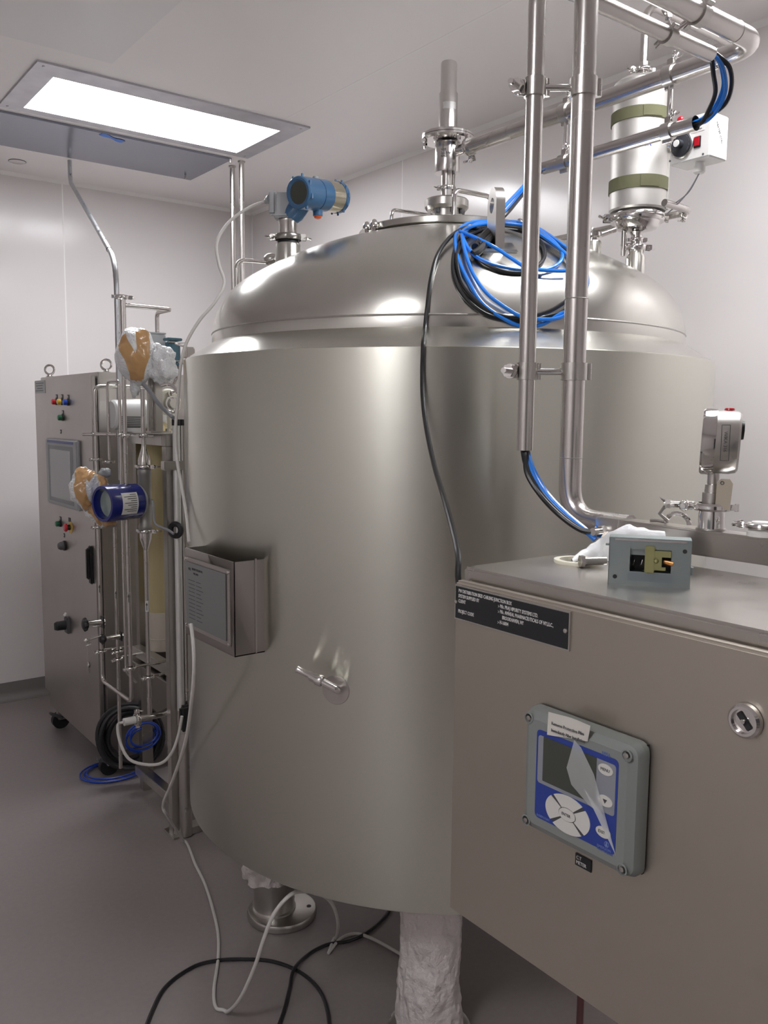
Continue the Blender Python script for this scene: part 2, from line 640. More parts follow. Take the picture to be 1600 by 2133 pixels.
def ceiling_light(loc, label):
    t = thing('ceiling_light', label, 'ceiling light', loc, 'recessed ceiling lights')
    x, y, z = loc
    w, d = 1.155, .578
    a, b = .088, .083      # frame borders
    mb = MB()
    o = [(x - w / 2, y - d / 2), (x + w / 2, y - d / 2), (x + w / 2, y + d / 2), (x - w / 2, y + d / 2)]
    i = [(x - w / 2 + a, y - d / 2 + b + .03), (x + w / 2 - a, y - d / 2 + b + .03), (x + w / 2 - a, y + d / 2 - b + .03), (x - w / 2 + a, y + d / 2 - b + .03)]
    vs, fs = [], []
    for zz in (z - .008, z):
        vs += [(*p, zz) for p in o] + [(*p, zz) for p in i]
    for k in range(4):
        j = (k + 1) % 4
        fs += [[k, j, 4 + j, 4 + k], [8 + k, 12 + k, 12 + j, 8 + j], [k, 8 + k, 8 + j, j], [4 + k, 4 + j, 12 + j, 12 + k]]
    mb._add(vs, fs)
    part('frame', mb, LFRM, t)
    part('diffuser', MB().span((i[0][0] + .0005, i[0][1] + .0005, z - .005), (i[2][0] - .0005, i[2][1] - .0005, z - .0005)), DIFF, t)
    for sx in (-1, 1):
        for sy in (-1, 1):
            q = V((x + sx * (w / 2 - .03), y + sy * (d / 2 - .03), z - .008))
            part('screw', MB().lathe([(0, 0), (.007, 0), (.005, .003), (0, .0035)], q, (0, 0, -1), 10), LFRM, t)
    return t


ceiling_light((1.533, 3.64, HC), 'lit recessed ceiling light panel in a grey steel frame above the control cabinet')
ceiling_light((1.80, .85, HC), 'recessed ceiling light outside the frame, over the storage tank')
ceiling_light((-0.95, 0.38, HC), 'added fill light in the ceiling outside the frame, behind the camera')  # unseen fill added to brighten the left of the room

# dull steel panel beside the light, with a scrap of tape
t = thing('ceiling_panel', 'dull blue-grey steel ceiling panel beside the lit light fixture', 'panel', (1.5, 4.23, HC))
part('sheet', MB().span((.80, 3.99, HC - .010), (2.055, 4.47, HC - .001), .001), DULL, t)
for q in ((484, 332), (391, 366)):
    p = on(2, HC - .01, *q)
    part('clip', MB().cyl(p + V((-.012, 0, 0)), p + V((-.012, 0, -.018)), .006, seg=8), STEEL, t)
p = on(2, HC - .0105, 232, 288)
tp = MB()
pts = []
for i in range(9):
    q = i / 8
    c = on(2, HC - .0112, 210 + 46 * q, 279 + 17 * q)
    h = .022 * (0.7 + .3 * sin(q * 9))
    pts.append([c + V((-.3 * h, h, 0)), c + V((.3 * h, -h, -.0006))])
tp.grid(pts)
tag(part('masking_tape', tp, BTAPE), 'scrap of blue masking tape stuck on the steel ceiling panel', 'tape')

p = on(2, HC, 36, 336)
t = thing('sprinkler_cover', 'round white sprinkler cover in the ceiling near the left edge', 'ceiling fitting', p)
part('plate', MB().lathe([(0, -.006), (.034, -.006), (.040, -.003), (.040, 0)], p, seg=32), WALL, t)
part('rim', MB().torus(p + V((0, 0, -.001)), (0, 0, 1), .041, .002, 40, 6), DARKG, t)

# ================================================================== the tank
TX, TY = 1.679, 1.932
TC = V((TX, TY, 0))
RB, RD = .7462, .668
ZB, ZS, ZC = .487, 1.745, 1.792      # shell bottom, shoulder, cone top


def dome_profile():
    rk, Rc, zk = .186, 1.119, 1.805
    d = sqrt((Rc - rk) ** 2 - (RD - rk) ** 2)
    zc = zk - d
    a = atan2(d, RD - rk)
    P = [(RD - rk + rk * cos(a * i / 12), zk + rk * sin(a * i / 12)) for i in range(13)]
    P += [(Rc * cos(a + (pi / 2 - a) * i / 24), zc + Rc * sin(a + (pi / 2 - a) * i / 24)) for i in range(1, 25)]
    P[-1] = (0, P[-1][1])
    return P


DP = dome_profile()
FULL = [(RB, ZB), (RB, ZS), (RD, ZC), (RD, 1.80)] + DP[1:]


def hit(px, py, off=0.0):
    """point of the tank surface seen at a picture point, pushed out by off;
    past the silhouette: the place where the line of sight passes nearest"""
    d = ray(px, py)
    t = 1.15
    best, bx = 1e9, None
    while t < 3.0:
        X = EYE + d * t
        r = hypot(X.x - TX, X.y - TY)
        g = None
        if X.z > 1.80 and r < RD:
            g = (X.z - top_z(X.x, X.y)) * .8 - off
        else:
            for (r0, z0), (r1, z1) in zip(FULL, FULL[1:]):
                if min(z0, z1) - 1e-6 <= X.z <= max(z0, z1) + 1e-6:
                    k = (X.z - z0) / (z1 - z0) if abs(z1 - z0) > 1e-9 else 0
                    g = r - (r0 + (r1 - r0) * k) - off
                    break
        if g is not None:
            if g <= 0:
                return X
            if g < best:
                best, bx = g, X
        t += .002
    return bx


def top_z(x, y):
    r = hypot(x - TX, y - TY)
    for (r0, z0), (r1, z1) in zip(DP, DP[1:]):
        if r1 <= r <= r0:
            return z0 + (z1 - z0) * ((r0 - r) / (r0 - r1) if r0 > r1 else 0)
    return ZC


def norm_at(x, y):
    z, e = top_z(x, y), .004
    n = V((-(top_z(x + e, y) - z) / e, -(top_z(x, y + e) - z) / e, 1))
    return n.normalized()


tank = thing('storage_tank', 'large brushed steel storage tank with a domed lid, standing on pipe legs', 'tank', (TX, TY, 0))
part('shell', MB().lathe([(.02, ZB + .015), (RB - .06, ZB + .012), (RB - .02, ZB + .004), (RB - .006, ZB), (RB, ZB + .006), (RB, ZS - .002), (RB - .003, ZS)], TC, seg=160), TANK, tank, smooth=50)
part('shoulder', MB().lathe([(RB - .003, ZS), (RD, ZC)], TC, seg=160), DOME, tank)
part('dome', MB().lathe([(RD - .001, ZC - .004), (RD, ZC + .002)] + DP, TC, seg=160), DOME, tank, smooth=50)
part('weld_seam', MB().torus(TC + V((0, 0, 1.818)), (0, 0, 1), RD - .0016, .0028, 160, 6), WELD, tank)
part('bottom_head', MB().lathe([(0, ZB - .10), (.25, ZB - .085), (.5, ZB - .035), (.66, ZB + .01)], TC, seg=96), TANK, tank)
# manhole cover, flange and stack ------------------------------------
MZ = 2.112
part('manhole_rim', MB().lathe([(.235, MZ - .03), (.25, MZ - .022), (.25, MZ - .014), (.235, MZ - .01)], TC, seg=96), STEEL, tank)
part('manhole_cover', MB().lathe([(0, MZ - .012), (.245, MZ - .012), (.252, MZ - .008), (.252, MZ + .006), (.248, MZ + .009), (.15, MZ + .016), (0, MZ + .02)], TC, seg=96), DOME, tank)
for px, py in ((758, 478), (1005, 452), (1078, 466), (690, 492)):
    # acorn nuts round the cover
    a = atan2(*(lambda q: (q.y - TY, q.x - TX))(at(px, py, 2.3)))
    r = .262
    c = V((TX + r * cos(a), TY + r * sin(a), MZ - .006))
    mb = MB()
    mb.cyl(c - V((0, 0, .02)), c + V((0, 0, .004)), .006, seg=10)
    mb.lathe([(0, 0), (.011, 0), (.011, .006), (.009, .013), (.005, .019), (0, .021)], c, (0, 0, 1), 14)
    part('acorn_nut', mb, POL, tank)

# cover handles
def handle(name, pts, r, bendr=.02):
    part(name, MB().tube(bend(pts, bendr), r, 12), POL, tank)


zc = MZ + .012
q1, q2 = at(816, 452, 2.36), at(905, 451, 2.55)
q1.z = q2.z = zc
handle('cover_handle', [q1, (q1.x, q1.y, zat(q1.x, q1.y, 437)), (q2.x, q2.y, zat(q2.x, q2.y, 449))], .005)
q1, q2 = at(946, 449, 2.33), at(1022, 452, 2.42)
handle('cover_handle', [(q1.x, q1.y, zc - .01), (q1.x, q1.y, zat(q1.x, q1.y, 395)), (q2.x, q2.y, zat(q2.x, q2.y, 410)), (q2.x, q2.y, zc - .01)], .0065)

# relief valve stack --------------------------------------------------
SX, SY = TX - .006, TY - .006


def sz(py):
    return zat(SX, SY, py)


S = V((SX, SY, 0))
stack = thing('relief_valve', 'tall polished steel relief valve standing on the centre of the tank dome', 'valve', (SX, SY, MZ + .012))
part('neck', MB().lathe([(.044, MZ + .012), (.046, sz(437)), (.04, sz(432))], S), STEEL, stack)
part('collar', MB().lathe([(.03, sz(440)), (.056, sz(440)), (.063, sz(434)), (.063, sz(420)), (.060, sz(417)), (.02, sz(417))], S, seg=40), STEEL, stack)
for a in (200, 250, 290, 340):
    d = V((cos(radians(a)), sin(radians(a)), 0))
    part('bolt', MB().cyl(S + d * .05 + V((0, 0, sz(449))), S + d * .05 + V((0, 0, sz(437))), .006, seg=6), DARKG, stack)
part('tube', MB().cyl(S + V((0, 0, sz(420))), S + V((0, 0, sz(358))), .0165), PIPE, stack)
part('side_rod', MB().cyl(S + V((.012, -.016, sz(425))), S + V((.012, -.016, sz(360))), .0035, seg=10), POL, stack)
triclamp(stack, S + V((0, 0, sz(392))), (0, 0, 1), .0165, .011, (-.8, .6, 0), s=.6)
part('body', MB().lathe([(.012, sz(362)), (.034, sz(361)), (.0355, sz(357)), (.0355, sz(302)), (.034, sz(299)), (.01, sz(299))], S, seg=40), SATIN, stack)
part('flange', MB().lathe([(.02, sz(296)), (.068, sz(296)), (.0745, sz(292)), (.0745, sz(288)), (.02, sz(288))], S, seg=56), POL, stack)
part('flange', MB().lathe([(.02, sz(287)), (.0745, sz(287)), (.0745, sz(283)), (.068, sz(279)), (.02, sz(278))], S, seg=56), POL, stack)
for a in range(6):
    d = V((cos(a * pi / 3 + .3), sin(a * pi / 3 + .3), 0))
    mb = MB()
    hexnut(mb, S + d * .064 + V((0, 0, sz(297))), (0, 0, -1), .0065, .008)
    mb.cyl(S + d * .064 + V((0, 0, sz(297) - .016)), S + d * .064 + V((0, 0, sz(282))), .0035, seg=8)
    part('bolt', mb, POL, stack)
part('bonnet', MB().lathe([(.0, sz(279)), (.0262, sz(279)), (.0262, sz(196)), (.0225, sz(190)), (.0225, sz(133)), (.021, sz(130)), (0, sz(130))], S, seg=40), SATIN, stack)
part('label_sticker', MB().lathe([(.0268, sz(232)), (.0268, sz(218))], S, seg=14, a0=3.4, a1=4.9), CLEAR, stack)
Mm = face(S + V((-.0252, -.0252, sz(330))), (-1, -1, 0))
text('marking', 'V39\n2.5 BAR\n8760', Mm @ Matrix.Translation((-.016, .012, .0002)) @ Matrix.Rotation(0, 4, 'Z'), .009, INK, stack)

# level / pressure transmitter nozzle at left -------------------------
XN, YN = 1.272, 2.135


def nz(py):
    return zat(XN, YN, py)


N_ = V((XN, YN, 0))
nn = norm_at(XN, YN)
part('nozzle', MB().lathe([(.036, top_z(XN, YN) - .05), (.036, nz(512)), (.033, nz(508))], N_, seg=36), DOME, tank)
part('nozzle_weld', MB().torus((XN, YN, top_z(XN, YN) - .004), nn, .038, .0045, 36, 8), WELD, tank)
c = at(566, 534, 2.60)
part('hand_hole_cap', MB().sph((c.x, c.y, c.z - .01), .026, 24, 14, (1, 1, .75)), STEEL, tank)
k1, k2 = at(493, 600, 2.52), at(552, 546, 2.58)
part('vent_pipe', MB().tube(bend([k1, (k1.x, k1.y, zat(k1.x, k1.y, 541)), k2], .03), .006, 12), PIPE, tank)

# lifting lug ---------------------------------------------------------
lb = hit(1032, 512)
rad = (lb - TC)
rad.z = 0
rad.normalize()
tanv = V((0, 0, 1)).cross(rad)
zt = zat(lb.x, lb.y, 391)
# the eye plate stands along the picture's depth, so its rounded face shows narrow
eu = V((.47, .883, 0)).normalized()
ew = V((0, 0, 1)).cross(eu)
Ml = Matrix.Translation(V((lb.x, lb.y, 0))) @ Matrix((eu, V((0, 0, 1)), eu.cross(V((0, 0, 1))))).transposed().to_4x4()
rr = .036
zc_ = zt - rr
zb_ = lb.z - .012
outer = [(-rr, zb_), (rr, zb_)] + [(rr * cos(pi * i / 16), zc_ + rr * sin(pi * i / 16)) for i in range(17)] + []
outer = [(rr, zb_)] + [(rr * cos(pi * i / 16), zc_ + rr * sin(pi * i / 16)) for i in range(17)] + [(-rr, zb_)]
inner = [(.017 * cos(2 * pi * i / 20), zc_ - .004 + .017 * sin(2 * pi * i / 20)) for i in range(20)]
mb = MB(Ml)
b = bmesh.new()
ov = [b.verts.new((x, y, 0)) for x, y in outer]
iv = [b.verts.new((x, y, 0)) for x, y in inner]
oe = [b.edges.new((ov[i], ov[(i + 1) % len(ov)])) for i in range(len(ov))]
ie = [b.edges.new((iv[i], iv[(i + 1) % len(iv)])) for i in range(len(iv))]
bmesh.ops.triangle_fill(b, edges=oe + ie, use_beauty=True)
b.verts.index_update()
pv = [v.co.copy() for v in b.verts]
pf = [[v.index for v in f.verts] for f in b.faces]
b.free()
th = .0105
vs = [(p.x, p.y, -th) for p in pv] + [(p.x, p.y, th) for p in pv]
n_ = len(pv)
fs = [f for f in pf] + [[i + n_ for i in f][::-1] for f in pf]
no, ni = len(outer), len(inner)
for i in range(no):
    j = (i + 1) % no
    fs.append([i, j, n_ + j, n_ + i])
for i in range(ni):
    j = (i + 1) % ni
    fs.append([no + i, no + j, n_ + no + j, n_ + no + i])
mb._add(vs, fs)
part('lifting_lug', mb, STEEL, tank)
nl = norm_at(lb.x, lb.y)
Rl = Matrix((tanv, nl.cross(tanv), nl)).transposed()
part('lug_pad', MB().box(hit(1036, 517) + nl * .002, (.085, .055, .008), Rl, .003), DOME, tank)

# small nozzles right of the lug --------------------------------------
def dome_nozzle(px, py_base, py_top, dep, r):
    p = at(px, py_base, dep)
    z0 = top_z(p.x, p.y)
    z1 = zat(p.x, p.y, py_top)
    part('nozzle', MB().lathe([(r, z0 - .04), (r, z1 - .004), (r * .92, z1), (0, z1)], (p.x, p.y, 0), seg=28), DOME, tank)
    return V((p.x, p.y, z1))


A = dome_nozzle(1234, 520, 503, 2.33, .024)
mb = MB()
mb.lathe([(.018, 0), (.018, .008), (.024, .012), (.024, .022), (0, .022)], A, seg=24)
part('nozzle_clamp', mb, POL, tank)
wn = MB()
wingnut(wn, A + V((-.026, -.01, .017)), (0, 0, 1), .7)
part('wing_nut', wn, POL, tank)

# legs and feet -------------------------------------------------------
def leg(x, y, wrapped):
    lv = V((x, y, 0)) + (V((TX, TY, 0)) - V((x, y, 0))).normalized().cross(V((0, 0, 1))) * -.0
    lx_, ly_ = (x - .021, y + .013) if wrapped == 1 else (x, y)
    part('leg', MB().cyl((lx_, ly_, .03), (lx_, ly_, ZB + .02), .052, seg=32), STEEL, tank)
    ft = part('foot', MB().lathe([(0, .012), (.069, .012), (.069, .034), (.065, .038), (.065, .17), (.052, .175)], (lx_, ly_, 0), seg=40), STEEL, tank)
    a = atan2(y - TY, x - TX)
    bp = MB()
    bp.lathe([(0, 0), (.104, 0), (.110, .006), (.111, .018), (.107, .026), (.099, .029), (0, .029)], (x, y, 0), seg=56)
    bpo = part('base_plate', bp, STEEL, tank)
    if wrapped == 1:
        hp = V((x + .0715, y - .048, .0292))
        part('bolt_hole', MB().cyl(hp, hp + V((0, 0, .0006)), .0075, seg=16), BLACK, bpo)
    return ft


leg(1.318, 2.262, 1)
LWX, LWY = on(2, 0, 897, 2270).x, 0
# wrapped front leg: on the same circle as the first one, a quarter turn on
r_leg = hypot(1.318 - TX, 2.262 - TY)
d_ = ray(897, 2000)
bx = V((d_.x, d_.y)).normalized()
bb = bx.dot(V((TX, TY)))
ss = bb - sqrt(max(bb * bb - (TX * TX + TY * TY - r_leg * r_leg), 0))
LWX, LWY = bx.x * ss, bx.y * ss
leg(LWX, LWY, 2)
leg(2 * TX - 1.318, 2 * TY - 2.262, False)
leg(2 * TX - LWX, 2 * TY - LWY, False)

# plastic film round the front leg and crumpled film at the left leg ---
def wrap(x, y, z0, z1, r, amp, seed, nu=72, nv=90, lean=0.0):
    P = []
    for j in range(nv + 1):
        z = z0 + (z1 - z0) * j / nv
        row = []
        for i in range(nu + 1):
            t = 2 * pi * (i % nu) / nu
            q = V((cos(t) * 1.3, sin(t) * 1.3, z * 5 + seed))
            k = noise.noise(q * 1.4) * .9 + noise.noise(q * 3.3 + V((5, 0, 0))) * .6 + abs(noise.noise(q * 7.1)) * .35
            rr_ = r + amp * k + lean * max(0, (z1 - z) / (z1 - z0) - .45)
            row.append(V((x + rr_ * cos(t), y + rr_ * sin(t), z)))
        P.append(row)
    return MB().grid(P)


tag(part('plastic_wrap', wrap(LWX, LWY, .022, ZB - .002, .078, .012, 3.0, 96, 120, lean=.010), FILM, smooth=180), 'crinkled clear plastic film wound round the front tank leg', 'plastic film')
ww = wrap(1.290, 2.283, .135, ZB - .02, .078, .026, 8.0, 72, 70)
tag(part('plastic_wrap', ww, FILM, smooth=180), 'torn plastic film bunched round the top of the left tank leg', 'plastic film')

# drain spigot with its pad -------------------------------------------
pc = hit(700, 1437)
pn = (pc - V((TX, TY, pc.z))).normalized()
part('pad', MB().lathe([(0, -.012), (.0335, -.012), (.0335, .001), (.032, .0025), (0, .0035)], pc, pn, 40), CAB, tank)
e0, e1, e2 = hit(706, 1438, .028), hit(668, 1418, .034), hit(620, 1394, .034)
spig = MB().tube(bend([pc, e0, e1], .012), .0085, 16)
part('spigot', spig, POL, tank)
dd = (e2 - e1)
mb = MB()
mb.lathe([(.009, -.006), (.0125, -.004), (.0135, .0), (.0135, .008), (.011, .012), (.011, .024), (.0075, .03), (.0075, dd.length - .004), (.0085, dd.length), (.005, dd.length), (.005, dd.length - .02), (0, dd.length - .02)], e1, dd, 24)
part('hose_nipple', mb, POL, tank)

# document holder -----------------------------------------------------
XH = .884
h1, h2 = on(0, XH, 385, 1140), on(0, XH, 487, 1172)
h3, h4 = on(0, XH, 382, 1316), on(0, XH, 487, 1369)
hy1, hy0 = h1.y, h2.y
hz1, hz0 = (h1.z + h2.z) / 2, (h3.z + h4.z) / 2
holder = thing('document_holder', 'open steel document holder with an engraved plate, on the left side of the tank', 'holder', (XH, (hy0 + hy1) / 2, hz0))
mb = MB()
wt = .0025
mb.span((XH, hy0, hz0), (XH + wt, hy1, hz1))
xb0, xb1 = XH + .09, XH + .05
for y in (hy0, hy1 - wt):
    xe = TX - sqrt(RB ** 2 - (y - TY) ** 2) + .004
    mb.span((XH, y, hz0), (xe, y + wt, hz1))
mb.span((XH, hy0, hz0), (TX - sqrt(RB ** 2 - (hy0 - TY) ** 2), hy1, hz0 + wt))
part('pocket', mb, CAB, holder)
part('edge_strip', MB().span((XH + .052, hy0 - .004, hz0 + .002), (XH + .056, hy0, hz1 + .004)), STEEL, holder)
Mh = face((XH, hy1, hz0))      # local x runs from the far (left) end
Wd, Hh = hy1 - hy0, hz1 - hz0
part('backing', MB(Mh).box((Wd / 2 - .004, Hh / 2, .0015), (Wd - .022, Hh - .04, .003), None, .0012), CAB, holder)
pl = part('engraved_plate', MB(Mh).box((Wd / 2 - .008, Hh / 2, .0045), (Wd - .048, Hh - .062, .002), None, .0006), ETCH, holder)
for sx in (.012, Wd - .02):
    for sy in (.026, Hh - .026):
        part('screw', MB(Mh).lathe([(0, .003), (.0045, .003), (.004, .006), (0, .0075)], (sx, sy, 0), (0, 0, 1), 12), POL, holder)
tt = [('PRAJ', .032, Hh - .05, .008), ('HIPURITY SYSTEMS LTD.', .052, Hh - .048, .0075), ('PUNE, INDIA', .06, Hh - .058, .0065)]
for s_, x_, y_, z_ in tt:
    text('engraving', s_, Mh @ Matrix.Translation((x_, y_, .0056)), z_, INK, pl, sx=.75)
rows_ = ['EQUIPMENT NAME', 'TAG NO.', 'CAPACITY', 'DESIGN PRESSURE', 'WORKING PRESSURE', 'DESIGN TEMP.', 'TEST PRESSURE', 'M.O.C.', 'SURFACE FINISH', 'WEIGHT', 'SERIAL NO.', 'YEAR']
mb = MB(Mh)
for i in range(14):
    y_ = Hh - .075 - i * .0095
    if y_ < .04:
        break
    for a_, b_ in ((.032, .068), (.075, .10 + .02 * ((i * 7) % 3) / 3)):
        mb.box(((a_ + b_) / 2, y_, .0056), (b_ - a_, .0012, .0004))
part('engraved_rows', mb, INK, pl, kind=None)

# ================================================================== junction box in front
BX = .80
BYL, BYR = .887, .375
BZ0, BZ1 = .8815, 1.371
box = thing('junction_box', 'brushed steel junction box with a hinged door, in front of the tank', 'junction box', (BX + .15, (BYL + BYR) / 2, BZ0))
part('body', MB().span((BX + .0165, BYR - .006, BZ0 - .012), (BX + .30, BYL + .004, 1.388), .004, 3), BOXT, box)
part('gasket', MB().span((BX + .0145, BYR + .01, BZ0 + .01), (BX + .0168, BYL - .01, BZ1 - .006)), BLACK, box)
door = part('door', MB().span((BX - .002, BYR, BZ0), (BX + .0145, BYL, BZ1), .0035, 3), BOXS, box)
Mb = face((BX - .002, BYL, BZ0))       # local x from the left edge, y up from the door's bottom


def bl(px, py, xo=.0):
    """local door coordinates of a picture point"""
    p = on(0, BX - .002 - xo, px, py)
    return (BYL - p.y, p.z - BZ0)


# quarter-turn lock
lx, ly = bl(1556, 1500)
lk = MB(Mb)
lk.lathe([(0, .001), (.018, .001), (.0175, .006), (.0150, .0085), (.0125, .0085), (.012, .004), (0, .004)], (lx, ly, 0), (0, 0, 1), 36)
lock = part('lock', lk, POL, box)
part('keyway', MB(Mb).box((lx, ly, .0045), (.020, .0075, .002), Matrix.Rotation(-.85, 3, 'Z'), .001), BLACK, lock)
part('key_pin', MB(Mb).cyl((lx, ly, .004), (lx, ly, .0085), .0024, seg=12), STEEL, lock)
# engraved nameplate
n0, n1 = bl(949, 1220), bl(1188, 1354)
nx0, nx1, ny0, ny1 = .0035, n1[0], .4355, .4845
np_ = thing('nameplate', 'black engraved nameplate with white capitals on the junction box door', 'nameplate', (BX - .003, BYL - .1, BZ0 + .44))
part('plate', MB(Mb).box(((nx0 + nx1) / 2, (ny0 + ny1) / 2, .0012), (nx1 - nx0, ny1 - ny0, .0024)), STEEL, np_)
part('black_face', MB(Mb).box(((nx0 + nx1) / 2, (ny0 + ny1) / 2, .0016), (nx1 - nx0 - .004, ny1 - ny0 - .004, .0024)), PLATE, np_)
for i, xx in enumerate((nx0 + .003, nx1 - .006)):
    part('screw', MB(Mb).lathe([(0, .002), (.0034, .002), (.0028, .0042), (0, .005)], (xx, (ny0 + ny1) / 2, 0), (0, 0, 1), 12), STEEL, np_)
ls = .0068
L0 = nx0 + .008
for s_, x_, row in (('PW DISTRIBUTION SKID CABLING JUNCTION BOX', L0, 0), ('SYSTEM SUPPLIED BY', L0, 1), (':- M/s. PRAJ HIPURITY SYSTEMS LTD.', L0 + .078, 1),
                    ('CLIENT', L0, 2), (':- M/s. AMNEAL PHARMACEUTICALS OF NY,LLC.,', L0 + .078, 2), ('BROOKHAVEN, NY', L0 + .086, 3),
                    ('PROJECT CODE', L0, 4), (':- H-16004', L0 + .078, 4)):
    text('lettering', s_, Mb @ Matrix.Translation((x_, ny1 - .0098 - row * .0072, .0029)), ls, WINK, np_, sx=.66, bold=.00012)
# small tag under the transmitter
g0, g1 = bl(1200, 1779), bl(1233, 1812)
tg = thing('small_tag', 'small black tag stuck under the grey transmitter on the junction box', 'tag', (BX - .003, BYL - .23, BZ0 + .1))
gx, gy = (g0[0] + g1[0]) / 2, (bl(1216, 1796)[1])
part('plate', MB(Mb).box((gx, gy, .0008), (abs(g1[0] - g0[0]), .0155, .0016), None, .0004), PLATE, tg)
text('lettering', 'C.T\nMETER', Mb @ Matrix.Translation((gx - .0105, gy + .0012, .0017)), .0062, WINK, tg, sx=.85)
# gland under the box
gp = V((BX + .19, BYL - .06, BZ0 - .012))
part('cable_gland', MB().lathe([(.012, 0), (.012, -.008), (.0155, -.008), (.0155, -.02), (.011, -.022), (.011, -.032), (0, -.034)], gp, seg=12), STEEL, box)
gp = V((BX + .1, BYL - .40, BZ0 - .012))
part('cable_gland', MB().lathe([(.012, 0), (.012, -.008), (.0155, -.008), (.0155, -.02), (.011, -.022), (.011, -.032), (0, -.034)], gp, seg=12), STEEL, box)

# ---------------------------------------------------- grey transmitter on the door
TF = .026          # how far it stands out
tr = thing('transmitter', 'grey wall transmitter with blue keypad and a peeling film, on the junction box door', 'transmitter', (BX - .003, .65, 1.07))
c00, c10 = on(0, BX - .01, 1103, 1722), on(0, BX - .01, 1340, 1822)
c01, c11 = on(0, BX - .01, 1108, 1478), on(0, BX - .01, 1347, 1532)
ty1, ty0 = (c00.y + c01.y) / 2, (c10.y + c11.y) / 2
tz0, tz1 = (c00.z + c10.z) / 2, (c01.z + c11.z) / 2
Wt, Ht = ty1 - ty0, tz1 - tz0
Mt = face((BX - .002, ty1, tz0))
mb = MB(Mt)
part('gasket', MB(Mt).box((Wt / 2, Ht / 2, .002), (Wt - .006, Ht - .006, .004)), BLACK, tr)


def rrect(w, h, r, cx=0, cy=0, n=5):
    o = []
    for (sx, sy, a) in ((1, 1, 0), (-1, 1, 90), (-1, -1, 180), (1, -1, 270)):
        for i in range(n + 1):
            t = radians(a + 90 * i / n)
            o.append((cx + sx * (w / 2 - r) + r * cos(t), cy + sy * (h / 2 - r) + r * sin(t)))
    return o


rowsP = []
for ins, z in ((.000, .003), (.0, .012), (.003, .020), (.012, TF), (.03, TF)):
    rowsP.append([V((x, y, z)) for x, y in rrect(Wt - 2 * ins, Ht - 2 * ins, .012, Wt / 2, Ht / 2)])
hb = MB(Mt)
for r0, r1 in zip(rowsP, rowsP[1:]):
    n = len(r0)
    hb._add(r0 + r1, [[i, (i + 1) % n, n + (i + 1) % n, n + i] for i in range(n)])
hb._add(rowsP[-1], [list(range(len(rowsP[-1])))])
part('housing', hb, GPLA, tr, smooth=25)


def tl(px, py):
    p = on(0, BX - .002 - TF, px, py)
    return (ty1 - p.y, p.z - tz0)


bl0, bl1, bl2, bl3 = tl(1117, 1510), tl(1287, 1590), tl(1117, 1702), tl(1284, 1783)
ux0, ux1 = (bl0[0] + bl2[0]) / 2, (bl1[0] + bl3[0]) / 2
uy0, uy1 = (bl2[1] + bl3[1]) / 2, (bl0[1] + bl1[1]) / 2


def slab(name, w, h, cx, cy, z, m, r=.004, th=.0006, par=None):
    return part(name, MB(Mt).prism(rrect(w, h, r, cx, cy), z, z + th), m, par or tr)


slab('blue_overlay', ux1 - ux0, uy1 - uy0, (ux0 + ux1) / 2, (uy0 + uy1) / 2, TF - .0003, BLUEP, .006, .0008)
ow, oh = ux1 - ux0, uy1 - uy0
wx0, wx1 = tl(1122, 1560)[0], tl(1283, 1640)[0]
wy1, wy0 = (tl(1122, 1527)[1] + tl(1284, 1597)[1]) / 2, (tl(1124, 1630)[1] + tl(1278, 1700)[1]) / 2
slab('grey_overlay', wx1 - wx0, wy1 - wy0, (wx0 + wx1) / 2, (wy0 + wy1) / 2, TF + .0004, LCDF, .004, .0004)
sx0, sx1 = tl(1133, 1560)[0], tl(1243, 1620)[0]
sy1, sy0 = (tl(1133, 1534)[1] + tl(1243, 1577)[1]) / 2, (tl(1133, 1626)[1] + tl(1241, 1676)[1]) / 2
slab('lcd_window', sx1 - sx0, sy1 - sy0, (sx0 + sx1) / 2, (sy0 + sy1) / 2, TF + .0007, LCD, .0012, .0004)


def oval(name, cx, cy, a, b, z=TF + .0006, th=.001, m=KEYW, par=None):
    return part(name, MB(Mt).prism([(cx + a * cos(2 * pi * i / 32), cy + b * sin(2 * pi * i / 32)) for i in range(32)], z, z + th), m, par or tr)


for (q, s_) in (((1263, 1603), 'MENU'), ((1262, 1668), ''), ((1258, 1733), 'EXIT')):
    cx, cy = tl(*q)
    k = oval('key', cx, cy, .0105, .0065)
    if s_:
        text('key_lettering', s_, Mt @ Matrix.Translation((cx - .0068, cy - .0017, TF + .0017)), .0050, INK, k, sx=.95)
    else:
        part('key_arrow', MB(Mt).prism([(cx - .003, cy + .002), (cx + .003, cy + .002), (cx, cy - .003)], TF + .0016, TF + .0019), INK, k)
cx, cy = tl(1183, 1697)
pa, pb = .0345, .0235
for i in range(4):
    a0, a1 = radians(i * 90 - 45 + 5), radians(i * 90 + 45 - 5)
    poly = []
    for j in range(13):
        t = a0 + (a1 - a0) * j / 12
        poly.append((cx + pa * cos(t), cy + pb * sin(t)))
    for j in range(9):
        t = a1 - (a1 - a0) * j / 8
        poly.append((cx + .0135 * cos(t), cy + .0085 * sin(t)))
    part('arrow_key', MB(Mt).prism(poly, TF + .0005, TF + .0014), KEYW, tr)
part('key_gap', MB(Mt).prism([(cx + (pa - .001) * cos(2 * pi * i / 40), cy + (pb - .001) * sin(2 * pi * i / 40)) for i in range(40)], TF + .0004, TF + .0007), INK, tr)
k = oval('enter_key', cx, cy, .0125, .0078, TF + .0008, .0012)
text('key_lettering', 'ENTER', Mt @ Matrix.Translation((cx - .0080, cy - .0017, TF + .0021)), .0048, INK, k, sx=.95)
GREYW = mat('pale_blue_print', (0.16, 0.22, 0.46), 0.5)
q = tl(1268, 1571)
